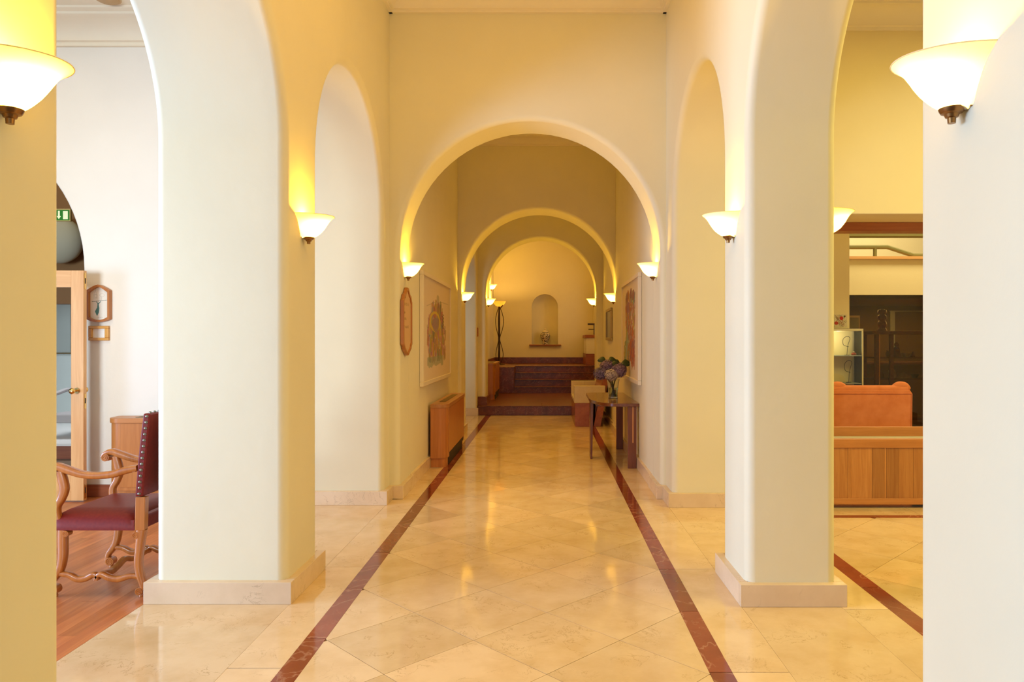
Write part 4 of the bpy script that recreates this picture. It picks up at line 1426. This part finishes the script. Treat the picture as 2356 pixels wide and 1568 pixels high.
# room behind the arch: bulkhead, globe, exit sign, platform, chair, picture
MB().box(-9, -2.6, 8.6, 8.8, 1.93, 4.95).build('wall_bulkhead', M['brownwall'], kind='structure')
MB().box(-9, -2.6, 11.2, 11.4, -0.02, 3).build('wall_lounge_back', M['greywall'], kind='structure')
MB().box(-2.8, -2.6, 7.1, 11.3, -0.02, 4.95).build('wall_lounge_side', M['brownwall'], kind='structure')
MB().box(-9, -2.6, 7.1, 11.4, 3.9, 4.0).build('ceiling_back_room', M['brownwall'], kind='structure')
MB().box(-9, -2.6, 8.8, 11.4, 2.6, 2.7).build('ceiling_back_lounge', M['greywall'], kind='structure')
T = thing('globe_lamp', 'large unlit grey globe wall lamp in the dark arch head', 'lamp', (-5.62, 8.6, 2.68))
MB().sphere((-5.70, 8.40, 2.66), .27, 28, 18, sy=.6).build('globe', M['globe'], T, smooth=True)
MB().tube([(-5.70, 8.50, 2.66), (-5.70, 8.598, 2.66)], .12, 20, up=(1, 0, 0)).build('mount', M['iron'], T, smooth=True)
T = thing('exit_sign', 'green emergency exit sign in the dark arch head', 'sign', (-5.1, 7.6, 2.75))
ex0, ex1, ey, ez0, ez1 = -5.32, -4.985, 7.50, 2.745, 2.855
MB().box(ex0 - .008, ex1 + .008, ey, ey + .03, ez0 - .008, ez1 + .012).build('case', plain('sign_case', (.55, .42, .15), .4), T, bevel=.004)
pe = Print(120, 44, (0.02, 0.17, 0.015))
wh = (0.80, 0.85, 0.55)
pe.poly([(.80, .12), (.95, .12), (.95, .88), (.80, .88)], wh)
pe.poly([(.64, .92), (.70, .92), (.70, .42), (.74, .42), (.67, .12), (.60, .42), (.64, .42)], wh)
pe.ell(.40, .78, .035, .10, wh); pe.line(.40, .70, .36, .42, .03, wh); pe.line(.36, .42, .28, .15, .022, wh); pe.line(.37, .42, .46, .15, .022, wh); pe.line(.40, .62, .52, .52, .018, wh); pe.line(.39, .62, .28, .50, .018, wh)
pe.build('sign_face', M['sign'], (ex0, ey - .002, ez0), (ex1 - ex0, 0, 0), (0, 0, ez1 - ez0), T)
MB().tube([(-5.15, ey + .015, ez1 + .01), (-5.15, ey + .015, 3.899)], .008, 8).build('hanger', M['iron'], T)
T = thing('platform', 'low wooden platform with white nosing seen through the glazed door', 'platform', (-5.6, 9.1, 0))
MB().box(-9, -2.8, 9.03, 11.19, .0, .165).build('riser', M['skirtwood'], T)
MB().box(-9, -2.8, 9.0, 11.19, .165, .20).build('nosing', M['paper'], T, bevel=.004)
T = thing('lounge_chair', 'pale grey armchair seen through the glass of the open door', 'chair', (-6.1, 9.8, .2))
MB().box(-6.60, -5.98, 9.45, 10.1, .40, .52).build('seat', M['greyfab'], T, bevel=.03)
MB().box(-6.60, -5.98, 10.0, 10.14, .50, .92).build('backrest', M['greyfab'], T, bevel=.03)
MB().tube(spline([(-5.94, 9.46, .205), (-5.955, 9.47, .48), (-5.955, 9.55, .70), (-5.955, 9.75, .78), (-5.955, 10.05, .76), (-5.94, 10.16, .205)], 5), .028, 8).build('arm', M['greyfab'], T, smooth=True)
MB().tube(spline([(-6.64, 9.46, .205), (-6.63, 9.47, .48), (-6.63, 9.55, .70), (-6.63, 9.75, .78), (-6.63, 10.05, .76), (-6.64, 10.16, .205)], 5), .028, 8).build('arm', M['greyfab'], T, smooth=True)
T = thing('picture', 'yellow framed picture on the grey wall seen through the glazed door', 'picture', (-7.6, 11.2, 1.3))
for a, b, c, d in ((-8.3, -7.39, 1.28, 1.30), (-8.3, -7.39, 2.05, 2.07), (-8.3, -8.28, 1.30, 2.05), (-7.41, -7.39, 1.30, 2.05)):
    MB().box(a, b, 11.175, 11.198, c, d).build('frame', M['gold'], T)
MB().box(-8.28, -7.41, 11.185, 11.198, 1.30, 2.05).build('print', plain('grey_green_print', (.36, .40, .38), .5), T)

# ------------------------------------------------------------------ right: wooden radiator counter
GX0, GX1, GY0, GY1 = 2.28, 3.9, 6.40, 6.72
T = thing('radiator_counter', 'long low wooden radiator counter with board front and slatted top, lounge', 'counter', (3.1, 6.4, 0))
MB().box(GX0, GX1, GY0 + .02, GY1, .06, .56).build('carcass', M['dark'], T)
MB().box(GX0, GX1, GY0, GY0 + .05, .535, .615).build('top_rail', M['oak_x'], T, bevel=.004)
MB().box(GX0, GX1, GY0, GY0 + .03, .03, .085).build('bottom_rail', M['oak_x'], T, bevel=.004)
bw = [.22, .187, .03, .187, .112, .016, .112, .13, .11, .2, .12, .14, .11, .2, .1]
x = GX0
for k, w in enumerate(bw):
    if x >= GX1 - .02: break
    b_ = min(x + w, GX1)
    MB().box(x + .0008, b_ - .0008, GY0 + .010 + (k % 2) * .0015, GY0 + .022, .086, .534).build('board', M['board'], T, ((x + b_) / 2, GY0, .3))
    x += w
MB().box(GX0, GX1, GY0 + .05, GY1 - .05, .585, .597).build('grille_bed', plain('pale_grille_bed', (.62, .50, .28), .5), T)
for k in range(9):
    y = GY0 + .062 + k * .024
    MB().box(GX0, GX1, y, y + .010, .597, .606).build('grille_slat', M['vitframe'], T)
MB().box(GX0, GX1, GY1 - .05, GY1, .56, .69).build('back_rail', M['oak_x'], T, bevel=.004)
for xx in (GX0 + .06, GX1 - .1):
    MB().box(xx, xx + .05, GY0 + .06, GY1 - .02, 0, .06).build('foot', M['dark'], T)

# peach armchair behind the counter
T = thing('peach_armchair', 'peach velvet armchair seen from behind over the wooden counter', 'chair', (3.35, 7.8, 0))
PX0, PX1, PYB = 2.94, 3.775, 7.42
mb = MB().prism([(PX0, .12), (PX1 - .01, .12), (PX1, .95), (PX1 - .02, .98), (PX0 + .02, .98), (PX0, .95)], 'Y', PYB, PYB + .03)
mb.build('back_panel', M['peach'], T, bevel=.006)
MB().box(PX0 + .01, PX1 - .01, PYB + .03, PYB + .20, .35, 1.0).build('backrest', M['peach'], T, bevel=.04, seg=4)
MB().tube([(PX0 + .03, PYB + .05, .985), (PX1 - .03, PYB + .05, .985)], .042, 14, up=(0, 0, 1)).build('top_roll', M['peach'], T, smooth=True)
for s, xx in ((0, PX0 + .05), (1, PX1 - .05)):
    w = spline([(xx - .115 * (1 if s else -1), PYB + .06, 1.0), (xx - .06 * (1 if s else -1), PYB + .06, 1.024), (xx, PYB + .06, 1.018), (xx + .045 * (1 if s else -1), PYB + .07, .985)], 5)
    MB().tube(w, [.030 + .012 * sin(pi * i / (len(w) - 1)) for i in range(len(w))], 12, up=(0, 1, 0)).build('wing', M['peach'], T, smooth=True)
    MB().box(xx - .06, xx + .06, PYB + .10, PYB + .80, .15, .64).build('arm', M['peach'], T, bevel=.045, seg=4)
MB().box(PX0 + .09, PX1 - .09, PYB + .15, PYB + .78, .15, .34).build('seat_base', M['peach'], T, bevel=.02)
MB().box(PX0 + .115, PX1 - .115, PYB + .2, PYB + .80, .345, .48).build('cushion', M['peach'], T, bevel=.04, seg=4)
for xx in (PX0 + .08, PX1 - .08):
    for y in (PYB + .09, PYB + .74):
        MB().lathe([(.018, 0), (.028, .13)], (xx, y, 0), 10).build('foot', M['mahog'], T)
pts = [(PX1 - .012, PYB - .004, .12), (PX1 - .004, PYB - .004, .945)]
MB().tube(pts, .006, 6).build('piping', M['peach'], T)
MB().tube([(PX0 + .01, PYB - .004, .945), (PX1 - .006, PYB - .004, .945)], .006, 6, up=(0, 0, 1)).build('piping', M['peach'], T)

# shop / stair beyond the opening
MB().box(1.9, 8.0, Y1B - .02, Y1B + .16, 2.60, 2.69).build('trim_8', M['redwood'], kind='structure', bevel=.004)
MB().box(2.2, 3.625, 8.6, 8.8, 1.635, 4.6).build('wall_stub', M['wall_yellow'], kind='structure')
MB().box(2.0, 8.0, 9.95, 10.1, 2.12, 2.615).build('wall_parapet', M['wall_yellow'], kind='structure')
MB().box(2.0, 8.0, 9.9, 10.12, 2.615, 2.65).build('trim_9', M['peachtrim'], kind='structure')
MB().box(2.0, 8.0, 12.6, 12.8, 2.12, 4.6).build('wall_stair_back', M['wall_yellow'], kind='structure')
MB().box(2.0, 8.0, 7.3, 12.8, 4.55, 4.65).build('ceiling_shop', M['ceil'], kind='structure')
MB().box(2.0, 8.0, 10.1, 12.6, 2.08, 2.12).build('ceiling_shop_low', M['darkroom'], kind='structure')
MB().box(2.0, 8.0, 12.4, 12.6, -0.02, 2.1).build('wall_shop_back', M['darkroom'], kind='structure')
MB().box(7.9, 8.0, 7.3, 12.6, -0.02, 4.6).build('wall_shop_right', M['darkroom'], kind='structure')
MB().box(2.0, 2.2, 7.3, 12.6, -0.02, 4.6).build('wall_shop_left', M['wall_yellow'], kind='structure')
MB().box(3.4, 8.0, 9.99, 10.0, 0.0, 2.12).build('window_2', M['glass_tint'], kind='structure')
T = thing('stair_rail', 'olive metal stair rail on the pale parapet above the dark shop window', 'rail', (4.8, 10.0, 2.65))
MB().tube([(3.4, 10.0, 2.955), (7.5, 10.0, 2.955)], .04, 8, up=(0, 0, 1)).build('top_rail', M['railmetal'], T, smooth=True)
MB().tube([(3.4, 10.0, 2.785), (4.74, 10.0, 2.79), (5.10, 10.0, 2.672), (5.5, 10.0, 2.668)], .03, 8, up=(0, 0, 1)).build('lower_rail', M['railmetal'], T, smooth=True)
MB().tube([(4.57, 10.0, 2.652), (4.57, 10.0, 2.79)], .025, 8).build('post', M['railmetal'], T, smooth=True)
MB().tube([(3.7, 10.0, 2.652), (3.7, 10.0, 2.79)], .025, 8).build('post', M['railmetal'], T, smooth=True)

T = thing('poster', 'small red and white print on the yellow pier above the glass vitrine', 'picture', (3.55, 8.6, 1.68))
pr_ = Print(56, 48, (.70, .62, .44))
for k in range(40):
    pr_.line(rnd.random(), rnd.random(), rnd.random(), rnd.random(), .02, rnd.choice([(.35, .05, .03), (.75, .68, .55), (.12, .10, .08), (.30, .30, .12)]), .5)
pr_.ell(.55, .7, .14, .16, (.5, .03, .02)); pr_.ell(.15, .3, .16, .14, (.45, .05, .03)); pr_.ell(.8, .85, .08, .08, (.10, .08, .06))
MB().box(3.44, 3.592, 8.588, 8.598, 1.655, 1.80).build('board', M['print'] if False else M['paper'], T)
pr_.build('print', M['print'], (3.44, 8.587, 1.655), (.152, 0, 0), (0, 0, .145), T)

# glass vitrine
VA, VB, VC, VD = 3.08, 3.66, 8.30, 8.58
T = thing('glass_vitrine', 'slim glass display vitrine with wire jewellery below the yellow pier', 'display case', (3.4, 8.44, 0))
MB().box(VA, VB, VC, VD, 0, .62).build('plinth', M['vitframe'], T)
for a, b in ((VA, VC), (VB, VC), (VA, VD), (VB, VD)):
    s1 = 1 if a == VA else -1; s2 = 1 if b == VC else -1
    MB().box(a, a + s1 * .014, b, b + s2 * .014, .621, 1.60).build('corner_post', M['vitframe'], T)
MB().box(VA, VB, VC, VD, 1.60, 1.625).build('top', M['vitframe'], T, bevel=.002)
MB().box(VA + .015, VB - .015, VC + .003, VC + .006, .621, 1.6).build('pane', M['glass'], T)
MB().box(VB - .006, VB - .003, VC + .015, VD - .015, .621, 1.6).build('pane', M['glass'], T)
MB().box(VA + .015, VB - .015, VD - .012, VD - .004, .621, 1.6).build('back_board', plain('pale_back_board', (.80, .73, .44), .5), T)
l = bpy.data.lights.new('vitrine_bulb', 'POINT'); l.energy = 2.0; l.color = (1.0, .82, .42); l.shadow_soft_size = .02
link('vitrine_bulb', l, T, (3.4, 8.36, 1.57))
for z in (.99, 1.31):
    MB().box(VA + .015, VB - .015, VC + .012, VD - .02, z, z + .008).build('shelf', M['silver'], T)
for (x, z, h, lab) in ((3.54, .998, .26, 'black wire necklace stand on the lower vitrine shelf'), (3.52, 1.318, .22, 'black wire necklace stand on the upper vitrine shelf')):
    q = thing('necklace_stand', lab, 'jewellery', (x, 8.42, z), 'wire stands in the vitrine')
    MB().tube(spline([(x, 8.42, z + .004), (x + .01, 8.42, z + h * .5), (x + .035, 8.42, z + h * .9), (x + .0, 8.42, z + h), (x - .045, 8.42, z + h * .85), (x - .04, 8.42, z + h * .55), (x + .02, 8.42, z + h * .45)], 5), .003, 6).build('wire', M['wire'], q, smooth=True)
    MB().lathe([(.001, 0), (.03, 0), (.03, .004), (.001, .005)], (x, 8.42, z + .0005), 14).build('foot', M['wire'], q)
q = thing('ceramic_dish', 'small red and white ornament on the upper vitrine shelf', 'ornament', (3.60, 8.42, 1.318))
MB().lathe([(.001, 0), (.025, 0), (.03, .018), (.02, .03), (.001, .03)], (3.60, 8.42, 1.3185), 14).build('body', M['redfig'], q, smooth=True)
MB().sphere((3.60, 8.42, 1.357), .010, 10, 6).build('knob', M['palefig'], q, smooth=True)

# shop display cabinet behind the tinted glass
KX0, KX1, KY0, KY1 = 4.90, 6.4, 10.7, 11.15
T = thing('display_cabinet', 'dark red wooden display cabinet behind the shop window', 'display case', (5.6, 10.9, 0))
for a in (KX0, 5.12, KX1 - .05):
    MB().box(a, a + .05, KY0, KY0 + .05, 0, 1.58).build('post', M['redfig'], T)
for a in (KX0, KX1 - .05):
    MB().box(a, a + .05, KY1 - .05, KY1, 0, 1.58).build('post', M['redfig'], T)
MB().box(KX0 - .06, KX1 + .03, KY0 - .03, KY1 + .02, 1.58, 1.63).build('top', M['redfig'], T, bevel=.004)
for z in (.30, .90, 1.22):
    MB().box(KX0 + .001, KX1 - .001, KY0 + .051, KY1 - .051, z, z + .02).build('shelf', M['mahog_y'], T)
MB().box(KX0 + .05, KX0 + .065, KY0 - .004, KY0 + .004, 0.3, 1.58).build('brass_edge', M['gold'], T)


def figure(label, x, y, z, prof, mat, name='figurine', cat='figurine', group='figurines in the shop cabinet', n=14, extra=None):
    q = thing(name, label, cat, (x, y, z), group)
    MB().lathe(prof, (x, y, z + .0005), n).build('body', M[mat], q, smooth=True)
    if extra:
        MB().sphere((x, y, z + extra[0]), extra[1], 12, 8).build('head', M[extra[2]], q, smooth=True)
    return q


figure('tall carved red totem standing on top of the shop cabinet', 5.09, 10.9, 1.63, [(.001, 0), (.075, 0), (.07, .02), (.05, .05), (.07, .10), (.06, .14), (.045, .16), (.07, .19), (.065, .23), (.04, .25), (.068, .28), (.06, .32), (.001, .34)], 'redfig', 'carved_totem', 'carving', None, 16)
figure('red seated figurine on the upper shop cabinet shelf', 5.285, 10.85, 1.24, [(.001, 0), (.075, 0), (.07, .04), (.045, .09), (.05, .12), (.03, .15), (.001, .155)], 'redfig', extra=(.185, .035, 'redfig'))
figure('pale round pot on the upper shop cabinet shelf', 5.17, 10.85, 1.24, [(.001, 0), (.03, 0), (.045, .03), (.05, .06), (.035, .085), (.045, .10), (.001, .095)], 'palefig', 'pot', 'pot')
figure('pale fan dish on the upper shop cabinet shelf', 5.425, 10.85, 1.24, [(.001, 0), (.03, 0), (.055, .04), (.06, .06), (.05, .05), (.001, .015)], 'palefig', 'dish', 'dish')
figure('small red bird figure on the upper shop cabinet shelf', 5.53, 10.85, 1.24, [(.001, 0), (.03, 0), (.035, .02), (.02, .05), (.001, .06)], 'redfig', extra=(.065, .015, 'redfig'))
figure('striped pot figure on the lower shop cabinet shelf', 5.215, 10.85, .92, [(.001, 0), (.05, 0), (.06, .03), (.05, .07), (.055, .10), (.04, .13), (.001, .135)], 'palefig', extra=(.155, .03, 'redfig'))
figure('pale shell heap on the lower shop cabinet shelf', 5.385, 10.85, .92, [(.001, 0), (.10, 0), (.085, .03), (.05, .06), (.02, .08), (.001, .085)], 'palefig', 'shell', 'shell')
figure('dark blue bowl on the lower shop cabinet shelf', 5.56, 10.85, .92, [(.001, 0), (.03, 0), (.055, .04), (.06, .06), (.05, .055), (.001, .02)], 'bluefig', 'bowl', 'bowl')
figure('dark brown jar on the lower shop cabinet shelf', 5.05, 10.85, .92, [(.001, 0), (.04, 0), (.05, .04), (.04, .08), (.025, .10), (.001, .105)], 'brown', 'jar', 'jar')
T = thing('shop_counter', 'brown wooden shop counter in the dark behind the vitrine', 'counter', (4.6, 11.8, 0))
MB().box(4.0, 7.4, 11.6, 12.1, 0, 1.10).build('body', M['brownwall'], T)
MB().box(3.95, 7.45, 11.55, 12.12, 1.10, 1.14).build('worktop', M['mahog_y'], T, bevel=.004)
T = thing('strip_mirror', 'upright pale mirror strip hanging in the dark shop', 'mirror', (5.8, 12.38, 1.2))
MB().box(5.92, 6.00, 12.37, 12.398, 1.22, 1.98).build('mirror_glass', M['silver'], T)
MB().box(5.91, 6.9, 12.38, 12.398, 1.98, 2.0).build('top_edge', M['silver'], T)
T = thing('shop_picture', 'dim framed picture on the dark shop wall beside the pier', 'picture', (5.2, 12.38, 1.3))
MB().box(5.20, 5.40, 12.375, 12.398, 1.38, 1.92).build('frame', M['goldframe'], T, bevel=.005)
MB().box(5.225, 5.375, 12.372, 12.378, 1.66, 1.88).build('print', plain('dim_print', (.22, .22, .10), .6), T)
